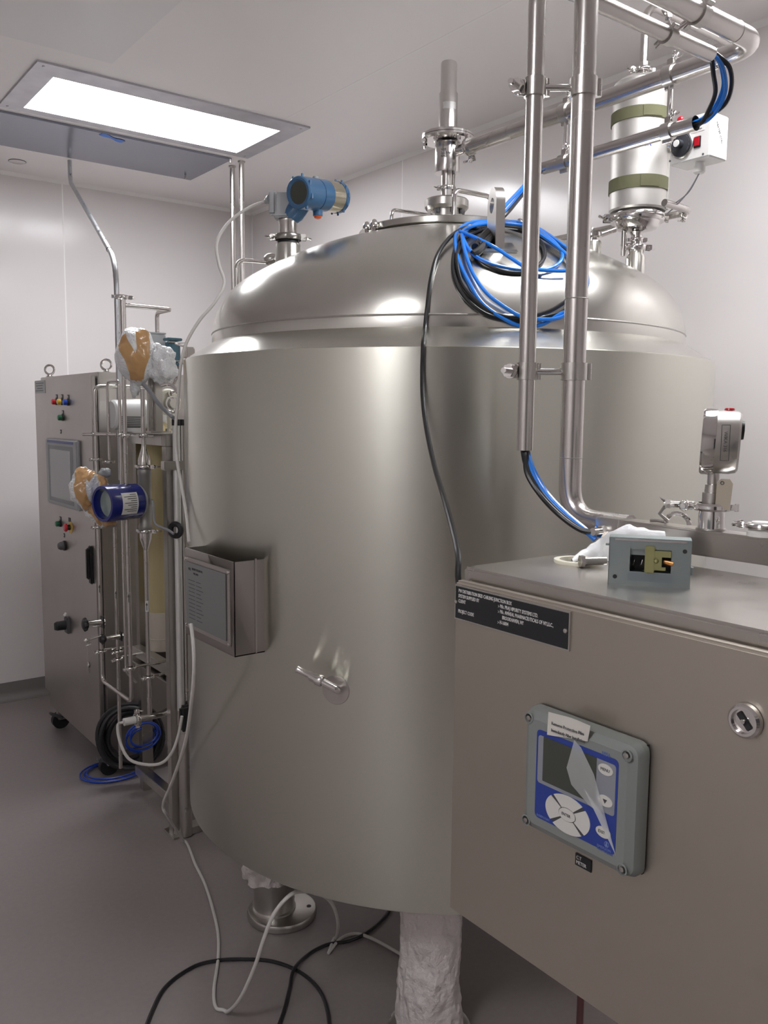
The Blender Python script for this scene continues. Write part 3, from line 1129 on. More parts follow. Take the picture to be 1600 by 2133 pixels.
text('lettering', '1056', Mt @ Matrix.Translation((q[0] - .010, q[1] - .003, TF + .0006)), .0062, GREYW, tr)
q = tl(1119, 1690)
text('lettering', 'ROSEMOUNT', Mt @ Matrix.Translation((q[0], q[1] - .005, TF + .0006)), .0042, GREYW, tr, sx=.85)
q = tl(1243, 1757)
text('lettering', 'EMERSON', Mt @ Matrix.Translation((q[0] + .001, q[1] - .0025, TF + .0006)), .0045, GREYW, tr)
text('lettering', 'Process Management', Mt @ Matrix.Translation((q[0] + .001, q[1] - .0055, TF + .0006)), .0026, GREYW, tr)
em = MB(Mt)
em.prism([(q[0] + .012, q[1] + .0025), (q[0] + .0165, q[1] + .0025), (q[0] + .0145, q[1] + .009)], TF + .0005, TF + .0008)
em.torus((q[0] + .0145, q[1] + .005, TF + .0006), (0, 0, 1), .0032, .0004, 16, 5)
part('emblem', em, GREYW, tr)
for sx in (.0115, Wt - .0135):
    for sy in (.012, Ht - .013):
        z = TF - .003
        s0 = MB(Mt)
        s0.lathe([(.0068, z + .003), (.0072, z + .0036), (.0055, z + .0042), (.0052, z - .002), (0, z - .002)], (sx, sy, 0), (0, 0, 1), 20)
        part('screw_well', s0, GPLA, tr)
        part('screw', MB(Mt).lathe([(0, z + .001), (.0036, z + .001), (.003, z + .0045), (0, z + .005)], (sx, sy, 0), (0, 0, 1), 12), STEEL, tr)
# paper label and peeling film
a, b, c, d = tl(1148, 1481), tl(1236, 1510), tl(1226, 1544), tl(1141, 1530)
rows_ = []
for i in range(7):
    q = i / 6
    lt = (a[0] + (d[0] - a[0]) * q, a[1] + (d[1] - a[1]) * q)
    rt = (b[0] + (c[0] - b[0]) * q, b[1] + (c[1] - b[1]) * q)
    row = []
    for j in range(9):
        s = j / 8
        row.append(V((lt[0] + (rt[0] - lt[0]) * s, lt[1] + (rt[1] - lt[1]) * s, TF + .0012 + .0035 * (1 - q) * (abs(2 * s - 1)) ** 2 + .0006 * sin(s * 9))))
    rows_.append(row)
lab = part('paper_label', MB(Mt).grid(rows_), PAPER, tr)
ang = atan2(b[1] - a[1], b[0] - a[0])
for i, s_ in enumerate(('Remove Protective Film', 'Immediately After Installation')):
    o_ = (a[0] + .004, a[1] - .0150 - i * .0085)
    text('lettering', s_, Mt @ Matrix.Translation((o_[0] + .0, o_[1] + .0, TF + .0032)) @ Matrix.Rotation(ang * 1.0, 4, 'Z'), .0054, DARKG, lab, sx=.80 if i else .95)
f = [tl(1200, 1540), tl(1214, 1556), tl(1241, 1612), tl(1287, 1782), tl(1262, 1700), tl(1238, 1672), tl(1202, 1630), tl(1192, 1595)]
cxx = sum(q[0] for q in f) / len(f)
cyy = sum(q[1] for q in f) / len(f)
vs = [V((cxx, cyy, TF + .012))] + [V((q[0], q[1], TF + .003 + (.007 if i in (6, 7, 5) else 0))) for i, q in enumerate(f)]
part('peeling_film', MB(Mt)._add(vs, [[0, 1 + i, 1 + (i + 1) % len(f)] for i in range(len(f))]), CLEAR, tr)

# ---------------------------------------------------- things lying on the junction box
ZT = 1.388
pA, pB = on(2, ZT, 1268, 1216), on(2, ZT, 1436, 1227)
ux = (pB - pA).normalized()
nrm = V((0, 0, 1)).cross(ux) * -1
if nrm.dot(EYE - pA) < 0:
    nrm = -nrm
Wl = (pB - pA).length
Hl = zat(pA.x, pA.y, 1119) - ZT
lat = thing('door_strike', 'galvanised electric door strike with yellow keeper lying on the junction box', 'door strike', (pA + pB) / 2)
Mk = Matrix.Translation(pA) @ Matrix((ux, V((0, 0, 1)), ux.cross(V((0, 0, 1))))).transposed().to_4x4()
if (Mk.to_3x3() @ V((0, 0, 1))).dot(nrm) < 0:
    Mk = Matrix.Translation(pA) @ Matrix((ux, V((0, 0, 1)), -ux.cross(V((0, 0, 1))))).transposed().to_4x4()
mb = MB(Mk)
dp = .030
wx0_, wx1_, wy0_, wy1_ = Wl * .255, Wl * .765, Hl * .30, Hl * .78
# front plate with window: four strips
t_ = .0012
mb.box((wx0_ / 2, Hl / 2, 0), (wx0_, Hl, t_))
mb.box(((wx1_ + Wl) / 2, Hl / 2, 0), (Wl - wx1_, Hl, t_))
mb.box(((wx0_ + wx1_) / 2, wy0_ / 2, 0), (wx1_ - wx0_, wy0_, t_))
mb.box(((wx0_ + wx1_) / 2, (wy1_ + Hl) / 2, 0), (wx1_ - wx0_, Hl - wy1_, t_))
# flanges going back
mb.box((Wl / 2, Hl, -dp / 2), (Wl, t_, dp))
mb.box((Wl / 2, t_ / 2, -dp / 2), (Wl, t_, dp))
mb.box((0, Hl / 2, -dp / 2), (t_, Hl, dp))
mb.box((Wl, Hl / 2, -dp / 2), (t_, Hl, dp))
mb.box((Wl / 2, Hl / 2, -dp), (Wl, Hl, t_))
part('case', mb, ZINC, lat)
part('folded_edge', MB(Mk).span((Wl * .06, Hl - .0032, .0004), (Wl * .95, Hl - .0008, .0018)), POL, lat)
part('side_shade', MB(Mk).span((-.0012, 0, -.028), (-.0006, Hl, .0008)), DARKG, lat)  # dark sheet painting in the shade on the case's left side
part('recess_plate', MB(Mk).span((Wl * .235, Hl * .10, .0005), (Wl * .785, Hl * .28, .0010)), mat('zinc_recess', (0.30, 0.35, 0.38), 0.35, 0.9), lat)
part('inner_plate', MB(Mk).box((wx0_ + .012, (wy0_ + wy1_) / 2 + .012, -.006), (.03, .012, .001)), ZINC, lat)
part('cavity', MB(Mk).box((Wl * .52, Hl * .52, -.020), (Wl * .5, Hl * .46, .002)), BLACK, lat)
part('keeper', MB(Mk).span((Wl * .44, Hl * .30, .001), (Wl * .56, Hl * .86, .006), .001), BRASS, lat)
k2 = MB(Mk)
k2.span((Wl * .56, Hl * .64, .001), (Wl * .76, Hl * .77, .004))
k2.span((Wl * .56, Hl * .42, .001), (Wl * .65, Hl * .64, .004))
k2.span((Wl * .56, Hl * .36, .001), (Wl * .70, Hl * .43, .004))
part('keeper_arm', k2, BRASS, lat)
part('coil', MB(Mk).cyl((Wl * .68, Hl * .53, -.006), (Wl * .80, Hl * .50, -.002), .0042, seg=14), COPPER, lat)
part('spring', MB(Mk).tube([(Wl * (.30 + .012 * i), Hl * (.42 + .12 * (i % 2)), -.008) for i in range(10)], .0012, 6), POL, lat)
part('rivet', MB(Mk).lathe([(0, .006), (.003, .006), (.002, .0075), (0, .008)], (Wl * .58, Hl * .56, 0), (0, 0, 1), 12), BRASS, lat)
for q in ((.075, .17), (.925, .78)):
    part('screw_hole', MB(Mk).cyl((Wl * q[0], Hl * q[1], .0002), (Wl * q[0], Hl * q[1], .0011), .0027, seg=16), BLACK, lat)
part('side_tab', MB(Mk).span((Wl + .0006, Hl * .28, -.012), (Wl + .004, Hl * .44, -.004)), ZINC, lat)
part('side_tab', MB(Mk).span((-.006, Hl * .80, -.014), (-.0006, Hl * .84, -.010)), ZINC, lat)

# ivory gasket ring
rc = on(2, ZT, 1203, 1172)
ring = part('gasket_ring', MB().lathe([(.026, 0), (.034, 0), (.0345, .002), (.034, .005), (.026, .005), (.026, 0)], V((rc.x, rc.y, ZT)), seg=48), GASK)
tag(ring, 'ivory rubber gasket ring lying on the junction box, left of the door strike', 'gasket')
# polythene bag with a bolt in it
bag = thing('plastic_bag', 'clear polythene bag bunched behind the door strike on the junction box', 'plastic bag', on(2, ZT, 1290, 1150))
bc = [(1192, 1170, 1176, 3), (1215, 1162, 1146, 7), (1245, 1160, 1122, 10), (1275, 1169, 1104, 17), (1305, 1170, 1093, 18), (1340, 1171, 1101, 17), (1380, 1172, 1106, 14)]
rows_ = []
for i, (px, pyb, pyt, hw) in enumerate(bc):
    base = on(2, ZT + .001, px, pyb)
    zt_ = zat(base.x, base.y, pyt) if i else ZT + .006
    fwd = V((.6, .8, 0))
    row = []
    for j in range(15):
        s = j / 14
        t = pi * s
        h = sin(t) ** .7
        p_ = base - fwd * cos(t) * (hw + 2) * .001 + V((0, 0, (zt_ - base.z) * h))
        p_ += V((noise.noise(p_ * 60), noise.noise(p_ * 60 + V((9, 0, 0))), noise.noise(p_ * 70 + V((0, 9, 0))) * .8)) * .005 * h
        row.append(p_)
    rows_.append(row)
fine = []
for r0, r1 in zip(rows_, rows_[1:]):
    for k in range(4):
        fine.append([a_.lerp(b_, k / 4) + V((0, 0, .003 * noise.noise(a_.lerp(b_, k / 4) * 90))) for a_, b_ in zip(r0, r1)])
fine.append(rows_[-1])
part('film', MB().grid(fine), BAG, bag, smooth=180)
q0, q1 = on(2, ZT + .009, 1208, 1169), on(2, ZT + .009, 1262, 1168)
bt = MB().cyl(q0, q1, .006, seg=16)
bt.lathe([(0, 0), (.009, 0), (.009, .006), (0, .006)], q0, q1 - q0, 6)
tag(part('bolt', bt, STEEL), 'steel bolt lying in the mouth of the clear bag, left of the door strike', 'bolt')

# ================================================================== pipework over the tank
VX, VY = 1.16, 1.00                     # large riser
ZP = 2.345                              # height of the top run
RP = .0195
YR = .995
zbend = on(0, VX, 1205, 1078).z - .004
riser = thing('process_pipe', 'large steel pipe rising behind the junction box and crossing to the relief valve', 'pipe', (VX, VY, zbend))
XP = TX + .006
prt = V((XP, TY - .085, ZP))
path = [(VX, .865, zbend), (VX, VY, zbend), (VX, VY, ZP), (XP, YR, ZP), prt]
path = [V(p) for p in path]
path[2] = V((VX, YR, ZP))
path[1] = V((VX, YR, zbend))
part('pipe', MB().tube(bend(path, .062, 9), RP, 24), PIPE, riser)
for p, a in ((V((VX, YR, 1.80)), (0, 0, 1)), (V((VX, YR, 1.53)), (0, 0, 1)), (V((XP, YR + .09, ZP)), (0, 1, 0)), (V((XP - .09, YR, ZP)), (1, 0, 0))):
    part('weld_ring', MB().torus(p, a, RP, .0009, 32, 6), WELD, riser)
# branch on the valve
part('outlet_branch', MB().tube([(SX, SY, ZP), (XP, SY - .04, ZP), prt + V((0, .002, 0))], .0145, 20), POL, stack)
triclamp(stack, prt, (0, 1, 0), .021, .014, (.35, 0, -1), s=.9)

# small conduit carrying the cables
SXc, SYc = 1.097, 1.045
RS = .0145
z0s = zat(SXc, SYc, 938)
ce_ = V((on(1, SYc, 1480, 113).x, SYc, on(1, SYc, 1480, 113).z))
ZSM = ce_.z
cond = thing('cable_conduit', 'slim steel tube riser with cables coming out of its cut lower end', 'pipe', (SXc, SYc, z0s))
part('tube', MB().tube(bend([(SXc, SYc, z0s), (SXc, SYc, ZSM), ce_], .05, 8), RS, 20, caps=False), PIPE, cond)
part('bore', MB().tube([(SXc, SYc, z0s + .0), (SXc, SYc, z0s + .05)], RS - .002, 20, caps=False), STEEL, cond)
# lower conduit under the top run
lc0, lc1 = on(0, XP, 1133, 349), on(0, XP, 1450, 258)
ZL = (lc0.z + lc1.z) / 2
cond2 = thing('cable_conduit', 'steel tube slung under the top pipe, bundled cables entering both ends', 'pipe', (XP, lc0.y, ZL))
part('tube', MB().tube([(XP, lc0.y, ZL), (XP, lc1.y, ZL)], .0155, 20, caps=False), PIPE, cond2)
part('bore', MB().tube([(XP, lc0.y, ZL), (XP, lc1.y, ZL)], .0138, 20, caps=False), BLACK, cond2)


def strap_clamp(parent, c, ax, r, w, side, boltdir, lug=True, nut=True, s=1.0, m=None):
    """hinged pipe clamp: band, hinge knuckles on one side, lug with bolt on the other"""
    m = m or STEEL
    c, ax = V(c), V(ax).normalized()
    e = V(side)
    e = (e - ax * e.dot(ax)).normalized()
    t = ax.cross(e)
    R = Matrix((e, t, ax)).transposed()
    mb = MB()
    mb.lathe([(r, -w / 2), (r + .0035, -w / 2), (r + .0035, w / 2), (r, w / 2)], c, ax, 36)
    part('band', mb, m, parent)
    mb = MB()
    for k in (-.33, 0, .33):
        mb.cyl(c + e * (r + .006) + ax * (k - .15) * w, c + e * (r + .006) + ax * (k + .15) * w, .0042 * s, seg=12)
    mb.box(c + e * (r + .003), (.008, .008, w * .9), R)
    part('hinge', mb, m, parent)
    mb = MB()
    for k in (-1, 1):
        mb.box(c - e * (r + .008) + t * k * .004, (.014, .0035, w * (.8 if nut else .6)), R, .001)
    if lug:
        part('lug', mb, m, parent)
    if nut:
        q = c - e * (r + .012)
        b = V(boltdir).normalized()
        mb = MB()
        mb.cyl(q - b * .006, q + b * .030 * s, .0042 * s, seg=10)
        hexnut(mb, q + b * .006 * s, b, .0098 * s, .009 * s)
        mb.lathe([(0, 0), (.011 * s, 0), (.011 * s, .003 * s), (0, .003 * s)], q + b * .003 * s, b, 16)
        part('bolt', mb, POL, parent)


def hanger(name, label, c1, ax1, r1, c2, ax2, r2, w=.03, rod=.0058, **k):
    t = thing(name, label, 'clamp', (V(c1) + V(c2)) / 2)
    c1, c2 = V(c1), V(c2)
    d = (c2 - c1).normalized()
    strap_clamp(t, c1, ax1, r1, w, k.get('s1', d), k.get('b1', (-1, -.4, 0)), nut=k.get('n1', True), s=k.get('s', 1))
    strap_clamp(t, c2, ax2, r2, w, k.get('s2', d), k.get('b2', (-1, -.4, 0)), lug=k.get('lug2', True), nut=k.get('n2', True), s=k.get('s', 1))
    part('rod', MB().cyl(c1 + d * (r1 + .002), c2 - d * (r2 + .002), rod, seg=16), POL, t)
    return t


vd = V((.80, -.6, 0))
for py1, py2, lab in ((176, 190, 'upper hinged clamp tying the two steel risers together, near the top of the picture'), (772, 776, 'lower hinged clamp tying the two steel risers together, above the junction box')):
    za = zat(SXc, SYc, py1)
    zb = zat(VX, YR, py2)
    zz = (za + zb) / 2
    hanger('pipe_clamp', lab, (SXc, SYc, zz), (0, 0, 1), RS, (VX, YR, zz), (0, 0, 1), RP, w=.029,
           s1=vd, s2=vd, b1=(-.93, -.36, 0), n2=False, lug2=False, s=1.15)
# clamps between the top run and the lower conduit
for px, lab in ((1392, 'wing-nut clamp hanging the lower tube from the top pipe, in front of the jacketed filter'), (1178, 'wing-nut clamp hanging the lower tube from the top pipe, behind the large riser')):
    yy = on(0, XP, px, 270).y
    t = hanger('pipe_clamp', lab, (XP, yy, ZP), (0, 1, 0), RP, (XP, yy, ZL), (0, 1, 0), .0155, w=.024, rod=.005,
               s1=(0, 0, -1), s2=(0, 0, -1), n1=False, n2=False)
    for zz, rr_ in ((ZP, RP), (ZL, .0155)):
        mb = MB()
        wingnut(mb, V((XP, yy - .004, zz + rr_ + .012)), (0, -.55, .55), .8)
        part('wing_nut', mb, POL, t)
xx = on(1, SYc, 1392, 78).x
t = hanger('pipe_clamp', 'small clamp between the two tubes at the top right corner', (xx, SYc, ZSM), (1, 0, 0), RS, (xx + .02, YR, ZP), (1, 0, 0), RP, w=.022, rod=.005, n1=False, n2=False)
mb = MB()
wingnut(mb, V((xx, SYc, ZSM + RS + .012)), (0, .3, .9), .8)
part('wing_nut', mb, POL, t)

# ------------------------------------------------------------------ jacketed filter housing
FX, FY = 2.012, 1.521


def fz(py):
    return zat(FX, FY, py)


Fv = V((FX, FY, 0))
fil = thing('filter_housing', 'jacketed steel filter housing with two olive straps, standing on the tank lid', 'filter', (FX, FY, fz(520)))
RJ = .0765
part('jacket', MB().lathe([(0, fz(443)), (RJ - .004, fz(443)), (RJ, fz(439)), (RJ, fz(178)), (RJ - .012, fz(170)), (.02, fz(164)), (0, fz(164))], Fv, seg=56), JACK, fil)
part('jacket_seam', MB().box(Fv + V((.42, -.9, 0)).normalized() * (RJ + .001) + V((0, 0, (fz(443) + fz(178)) / 2)), (.012, .005, fz(178) - fz(443)), Matrix.Rotation(atan2(-.9, .42) + pi / 2, 3, 'Z'), .001), JACK, fil)
for a, b in ((262, 238), (404, 378)):
    st = part('strap', MB().lathe([(RJ, fz(a)), (RJ + .003, fz(a)), (RJ + .003, fz(b)), (RJ, fz(b))], Fv, seg=56), OLIVE, fil)
    part('strap_end', MB().lathe([(RJ + .0032, fz(a) + .002), (RJ + .0045, fz(a) + .002), (RJ + .0045, fz(b) - .002), (RJ + .0032, fz(b) - .002)], Fv, seg=8, a0=3.85, a1=4.5), OLIVE, st)
fwj = V((-.66, -.75, 0)).normalized()
text('marking', 'SK', face(V((FX, FY, fz(322))) + fwj * (RJ + .0006), fwj) @ Matrix.Translation((-.006, 0, 0)), .022, MARK, fil, sx=.8, shear=.4)
part('neck', MB().lathe([(RJ - .02, fz(443)), (.052, fz(449)), (.050, fz(452))], Fv, seg=40), STEEL, fil)
triclamp(fil, Fv + V((0, 0, fz(456))), (0, 0, 1), .066, .020, (-.78, .62, 0), s=1.3)
part('base_cone', MB().lathe([(.062, fz(462)), (.058, fz(472)), (.052, fz(478)), (.02, fz(484)), (.015, fz(490))], Fv, seg=40), POL, fil)
part('outlet', MB().cyl(Fv + V((0, 0, fz(486))), Fv + V((0, 0, fz(512))), .0145), POL, fil)
triclamp(fil, Fv + V((0, 0, fz(516))), (0, 0, 1), .022, .013, (.8, -.6, 0))
triclamp(fil, Fv + V((0, 0, fz(500))), (0, 0, 1), .015, .010, (.8, -.6, 0), s=.7)
lo = V((-.8, .6, 0)) * .034
part('side_tube', MB().tube([Fv + lo + V((0, 0, fz(482))), Fv + lo + V((0, 0, fz(534)))], .0075, 14), POL, fil)
part('side_clamp', MB().box(Fv + lo * .8 + V((0, 0, fz(510))), (.03, .012, .007), Matrix.Rotation(2.5, 3, 'Z'), .001), STEEL, fil)
part('nozzle', MB().lathe([(.026, fz(560) - .04), (.026, fz(536)), (.021, fz(530)), (.021, fz(521)), (.026, fz(519)), (0, fz(519))], Fv, seg=32), DOME, tank)
# vent pipe out of the top
vz = fz(160)
part('top_neck', MB().cyl(Fv + V((0, 0, vz - .01)), Fv + V((0, 0, fz(146))), .011), POL, fil)
vent = thing('vent_pipe', 'slim steel vent pipe with a clamp rising from the filter housing and bending away', 'pipe', (FX, FY, fz(146)))
vt = 2.55
part('pipe', MB().tube(bend([(FX, FY, fz(146)), (FX, FY, fz(6)), (FX + .42, FY, fz(6))], .06, 8), .0105, 16), PIPE, vent)
part('sleeve', MB().cyl((FX, FY, fz(152)), (FX, FY, fz(132)), .0165), POL, vent)
triclamp(vent, V((FX, FY, fz(146))), (0, 0, 1), .019, .011, (-.8, .6, 0), s=.9)
# side port of the housing
pn_ = V((.40, -.92, 0)).normalized()
pp = Fv + V((0, 0, fz(311))) + pn_ * RJ
mb = MB().lathe([(0, -.01), (.020, -.01), (.021, .006), (.015, .012), (.012, .02), (.012, .028), (0, .028)], pp, pn_, 24)
part('port_boss', mb, POL, fil)
# bent drain loop under the housing, running round behind
yl = FY + .02
c0 = at(1385, 426, 2.40)
c1 = at(1443, 440, 2.30)
c2 = at(1392, 455, 2.22)
ret = thing('return_pipe', 'thin pipe doubled back in a bend behind the filter housing, above the lid', 'pipe', c0)
a0_, a1_ = V((c1.x - .32, c1.y, c1.z)), V((c1.x, c1.y, c1.z))
zz = c1.z
far = on(2, zz, 1106, 470)
# one leg leaves towards the back left (along the room), the other returns below the housing
yc = c1.y
p_corner = c1
p_far = V((p_corner.x, on(0, p_corner.x, 1106, 473).y, zz - .0))
p_up = on(1, yc, 1384, 422)
part('pipe', MB().tube(bend([p_up, p_corner, p_far], .04, 7), .0095, 14), PIPE, ret)
triclamp(ret, p_corner.lerp(p_far, .045), p_far - p_corner, .0125, .008, (0, 0, -1), s=.55)
# second thin line lower down to the small nozzle
q0 = on(0, FX - .06, 1282, 478)
q1 = on(0, FX - .06, 1246, 487)
part('pipe_spur', MB().tube([q0, V((A.x + .02, A.y, A.z + .018)), V((A.x, A.y, A.z + .016))], .0075, 12), PIPE, ret)

# white heater control unit
HX = 1.905
b0, b1 = on(0, HX, 1394, 345), on(0, HX, 1471, 327)
hz0_ = (b0.z + b1.z) / 2
hy1_, hy0_ = b0.y, on(0, HX, 1480, 280).y
hz1_ = on(0, HX, 1488, 228).z
ctl = thing('heater_control', 'white heater control box with a round dial and red rocker switch beside the filter', 'control box', (HX, hy0_, hz0_))
part('case', MB().span((HX, hy0_, hz0_), (HX + .075, hy1_, hz1_), .003), WPLA, ctl)
Mc = face((HX, hy1_, hz0_))
Wc, Hc_ = hy1_ - hy0_, hz1_ - hz0_


def cl(px, py):
    p = on(0, HX, px, py)
    return hy1_ - p.y, p.z - hz0_


dx, dy = cl(1422, 303)
part('dial_bezel', MB(Mc).lathe([(0, 0), (.032, 0), (.032, .004), (.0295, .006), (0, .006)], (dx, dy, 0), (0, 0, 1), 40), STEEL, ctl)
dial = part('dial', MB(Mc).lathe([(0, .005), (.0285, .005), (.0270, .008), (.011, .012), (.0105, .026), (0, .026)], (dx, dy, 0), (0, 0, 1), 36), DIALB, ctl)
part('dial_cap', MB(Mc).lathe([(0, .026), (.0085, .026), (.008, .0275), (0, .028)], (dx, dy, 0), (0, 0, 1), 24), WPLA, dial)
for i in range(11):
    a = radians(230 - i * 26)
    text('dial_number', str(i * 20), Mc @ Matrix.Translation((dx, dy, .0086)) @ Matrix.Rotation(a - pi / 2, 4, 'Z') @ Matrix.Translation((-.0028, .0200, 0)), .0056, WINK, dial, sx=.8)
rx, ry = cl(1453.5, 296)
rk = part('rocker_frame', MB(Mc).box((rx, ry, .0015), (.0185, .026, .003), None, .0008), BLACK, ctl)
part('rocker', MB(Mc).box((rx, ry + .001, .0035), (.0140, .0205, .005), Matrix.Rotation(.12, 3, 'X'), .001), REDP, rk)
qx, qy = cl(1455, 269)
lbx = part('button_label', MB(Mc).box((qx, qy, .0004), (.034, .0115, .0008)), ETCH if False else WPLA, ctl)
part('label_border', MB(Mc).torus((qx, qy, .0005), (0, 0, 1), .001, .0003, 8, 4), WPLA, lbx)
text('lettering', 'MALE H-16004', Mc @ Matrix.Translation((qx - .0145, qy - .002, .0009)), .0052, INK, lbx, sx=.75)
ix, iy = cl(1418, 250)
part('pilot_lamp', MB(Mc).lathe([(0, 0), (.0085, 0), (.0085, .003), (.006, .006), (0, .007)], (ix, iy, 0), (0, 0, 1), 24), REDP, ctl)
for q in ((1393, 340), (1467, 324)):
    sx_, sy_ = cl(*q)
    part('screw', MB(Mc).lathe([(0, 0), (.0026, 0), (.0026, .0012), (0, .0012)], (sx_ + (.004 if q[0] < 1400 else -.003), sy_ + .004, 0), (0, 0, 1), 12), DARKG, ctl)
Ms = face((HX, hy0_, hz0_), '-y')
text('lettering', 'HEATER CTRL', Ms @ Matrix.Translation((.022, Hc_ - .022, .0002)) @ Matrix.Rotation(-1.05, 4, 'Z'), .0085, INK, ctl)
gp = V((HX + .03, hy0_ + .045, hz0_))
part('gland', MB().lathe([(0, .001), (.011, .001), (.011, -.008), (.014, -.009), (.014, -.024), (.010, -.027), (0, -.027)], gp, (0, 0, 1), 12), WPLA, ctl)
part('mounting_arm', MB().cyl(pp + pn_ * .02, V((HX + .02, hy1_ - .004, pp.z)), .0075, seg=14), POL, ctl)
gw = gp + V((0, 0, -.026))
wr_ = MB()
for e_, sag in ((at(1391, 385, 2.1), .02), (at(1391, 402, 2.1), .012)):
    e_ = V((FX, FY, e_.z)) + pn_ * (RJ + .003)
    wr_.tube(spline([gw, gw.lerp(e_, .3) - V((0, 0, sag)), gw.lerp(e_, .7) - V((0, 0, sag * .7)), e_], 6), .0018, 6)
tag(part('heater_wire', wr_, CGREY), 'pair of thin grey wires hanging under the white heater control box', 'wire')

# ------------------------------------------------------------------ steel beam behind the junction box and gauge
gx_ = 1.14
zb1, zb0 = 1.4375, 1.3995
beam = thing('steel_beam', 'square steel beam with a bolted end bracket, behind the junction box top', 'beam', (gx_, .3, zb0))
part('tube', MB().span((gx_ - .018, -.35, zb0), (gx_ + .022, .875, zb1), .003), BOXT, beam)
yb_ = on(0, gx_ - .02, 1240, 1100).y
yb2 = on(0, gx_ - .02, 1290, 1100).y
part('bracket', MB().span((gx_ - .022, yb2, zb0 - .006), (gx_ + .022, yb_, zb1 + .001), .002), STEEL, beam)
q = on(0, gx_ - .02, 1253, 1106)
mb = MB()
mb.cyl(q, q + V((-.022, 0, 0)), .0065, seg=14)
hexnut(mb, q, (-1, 0, 0), .011, .008)
part('bolt', mb, POL, beam)
part('post', MB().span((gx_ - .018, .40, .0), (gx_ + .022, .44, zb0)), STEEL, beam)
part('post', MB().span((gx_ - .018, -.30, .0), (gx_ + .022, -.26, zb0)), STEEL, beam)
part('box_bracket', MB().span((BX + .295, .41, 1.0), (gx_ - .016, .43, 1.30)), STEEL, beam)
part('box_bracket', MB().span((BX + .295, .81, 1.33), (gx_ + .01, .85, zb0)), STEEL, beam)

GX, GY = gx_ + .006, .712


def gz(py):
    return zat(GX, GY, py)


Gv = V((GX, GY, 0))
gau = thing('pressure_gauge', 'round steel pressure gauge seen edge-on above the beam, with a paper tag', 'gauge', (GX, GY, zb1))
part('stub', MB().lathe([(.0185, zb1 - .004), (.0185, zb1 + .018), (.0175, gz(1062))], Gv, seg=28), POL, gau)
part('stub_base', MB().torus(Gv + V((0, 0, zb1)), (0, 0, 1), .0195, .0022, 32, 6), WELD, gau)
cdir = V((-.42, .90, 0)).normalized()
triclamp(gau, Gv + V((0, 0, gz(1055))), (0, 0, 1), .021, .011, cdir, s=1.1)
arm = MB()
a0_ = Gv + V((0, 0, gz(1054)))
arm.cyl(a0_ + cdir * .02, a0_ + cdir * .068, .0048, seg=12)
arm.cyl(a0_ + cdir * .058, a0_ + cdir * .066, .0075, seg=6)
for k in (-1, 1):
    arm.tube([a0_ + cdir * .064, a0_ + cdir * .074 + V((0, 0, .012 * k - .004)), a0_ + cdir * .062 + V((0, 0, .014 * k - .012))], .003, 6)
part('wing_screw', arm, STEEL, gau)
part('connector', MB().lathe([(.010, gz(1056)), (.0145, gz(1050)), (.0145, gz(1026)), (.012, gz(1025)), (.011, gz(1009)), (.0085, gz(1008)), (.0085, gz(985)), (0, gz(985))], Gv, seg=20), STEEL, gau)
rv = V((CR.x, CR.y, 0)).normalized()
tilt = .045
gd = (Gv - V((EYE.x, EYE.y, 0))).normalized()
rv = V((gd.y, -gd.x, 0))
axg = (-rv).normalized()
gc = Gv + V((0, 0, (gz(852) + gz(988)) / 2)) + rv * .009
Rg = (gz(852) - gz(988)) / 2
axg = (axg + V((0, 0, .035))).normalized()
part('case', MB().lathe([(0, -.024), (Rg * .86, -.024), (Rg * .93, -.021), (Rg * .97, -.012), (Rg * .97, .013), (0, .013)], gc, axg, 56), STEEL, gau)
part('bezel', MB().lathe([(Rg * .9, .009), (Rg * 1.02, .009), (Rg * 1.03, .012), (Rg * 1.03, .025), (Rg * .98, .028), (Rg * .88, .028), (Rg * .88, .024)], gc, axg, 56), POL, gau)
part('window', MB().lathe([(0, .0245), (Rg * .88, .0245)], gc, axg, 48), GLASS, gau)
part('vent_plug', MB().lathe([(0, -.024), (.014, -.024), (.013, -.029), (0, -.030)], gc + V((0, 0, .018)), axg, 20), RUBBER, gau)
part('fill_plug', MB().lathe([(0, 0), (.0075, 0), (.0065, .003), (0, .004)], gc - axg * .008 + V((0, 0, Rg * .97)), (0, 0, 1), 16), REDP, gau)
fw = -gd
Mg = Matrix.Translation(gc + fw * (Rg * .97 + .0004) - axg * .006) @ Matrix((V((0, 0, 1)), -rv if False else fw.cross(V((0, 0, 1))), fw)).transposed().to_4x4()
text('lettering', 'WIKA 316', face(gc + fw * (Rg * .97 + .0006) - axg * .002 + V((0, 0, .016)), fw) @ Matrix.Rotation(-pi / 2, 4, 'Z'), .0066, INK, gau)
fr = MB(face(gc + fw * (Rg * .97 + .0002) - axg * .004, fw))
for a_, b_ in (((-.0055, 0), (.0008, .050)), ((.0055, 0), (.0008, .050)), ((0, .025), (.0118, .0008)), ((0, -.025), (.0118, .0008))):
    fr.box((a_[0], a_[1], .0002), (b_[0], b_[1], .0006))
part('label_frame', fr, INK, gau)
tg_ = MB(face(Gv + fw * .022 + rv * .014 + V((0, 0, gz(1057))), fw))
hh = gz(995) - gz(1057)
tg_.prism([(-.010, 0), (.010, 0), (.0125, hh * .85), (.008, hh), (-.004, hh), (-.009, hh * .9)], 0, .0008)
part('paper_tag', tg_, KRAFT, gau)
part('tag_eyelet', MB(face(Gv + fw * .0222 + rv * .012 + V((0, 0, gz(1057) + hh * .87)), fw)).torus((0, 0, .001), (0, 0, 1), .0022, .0006, 16, 5), DARKG, gau)
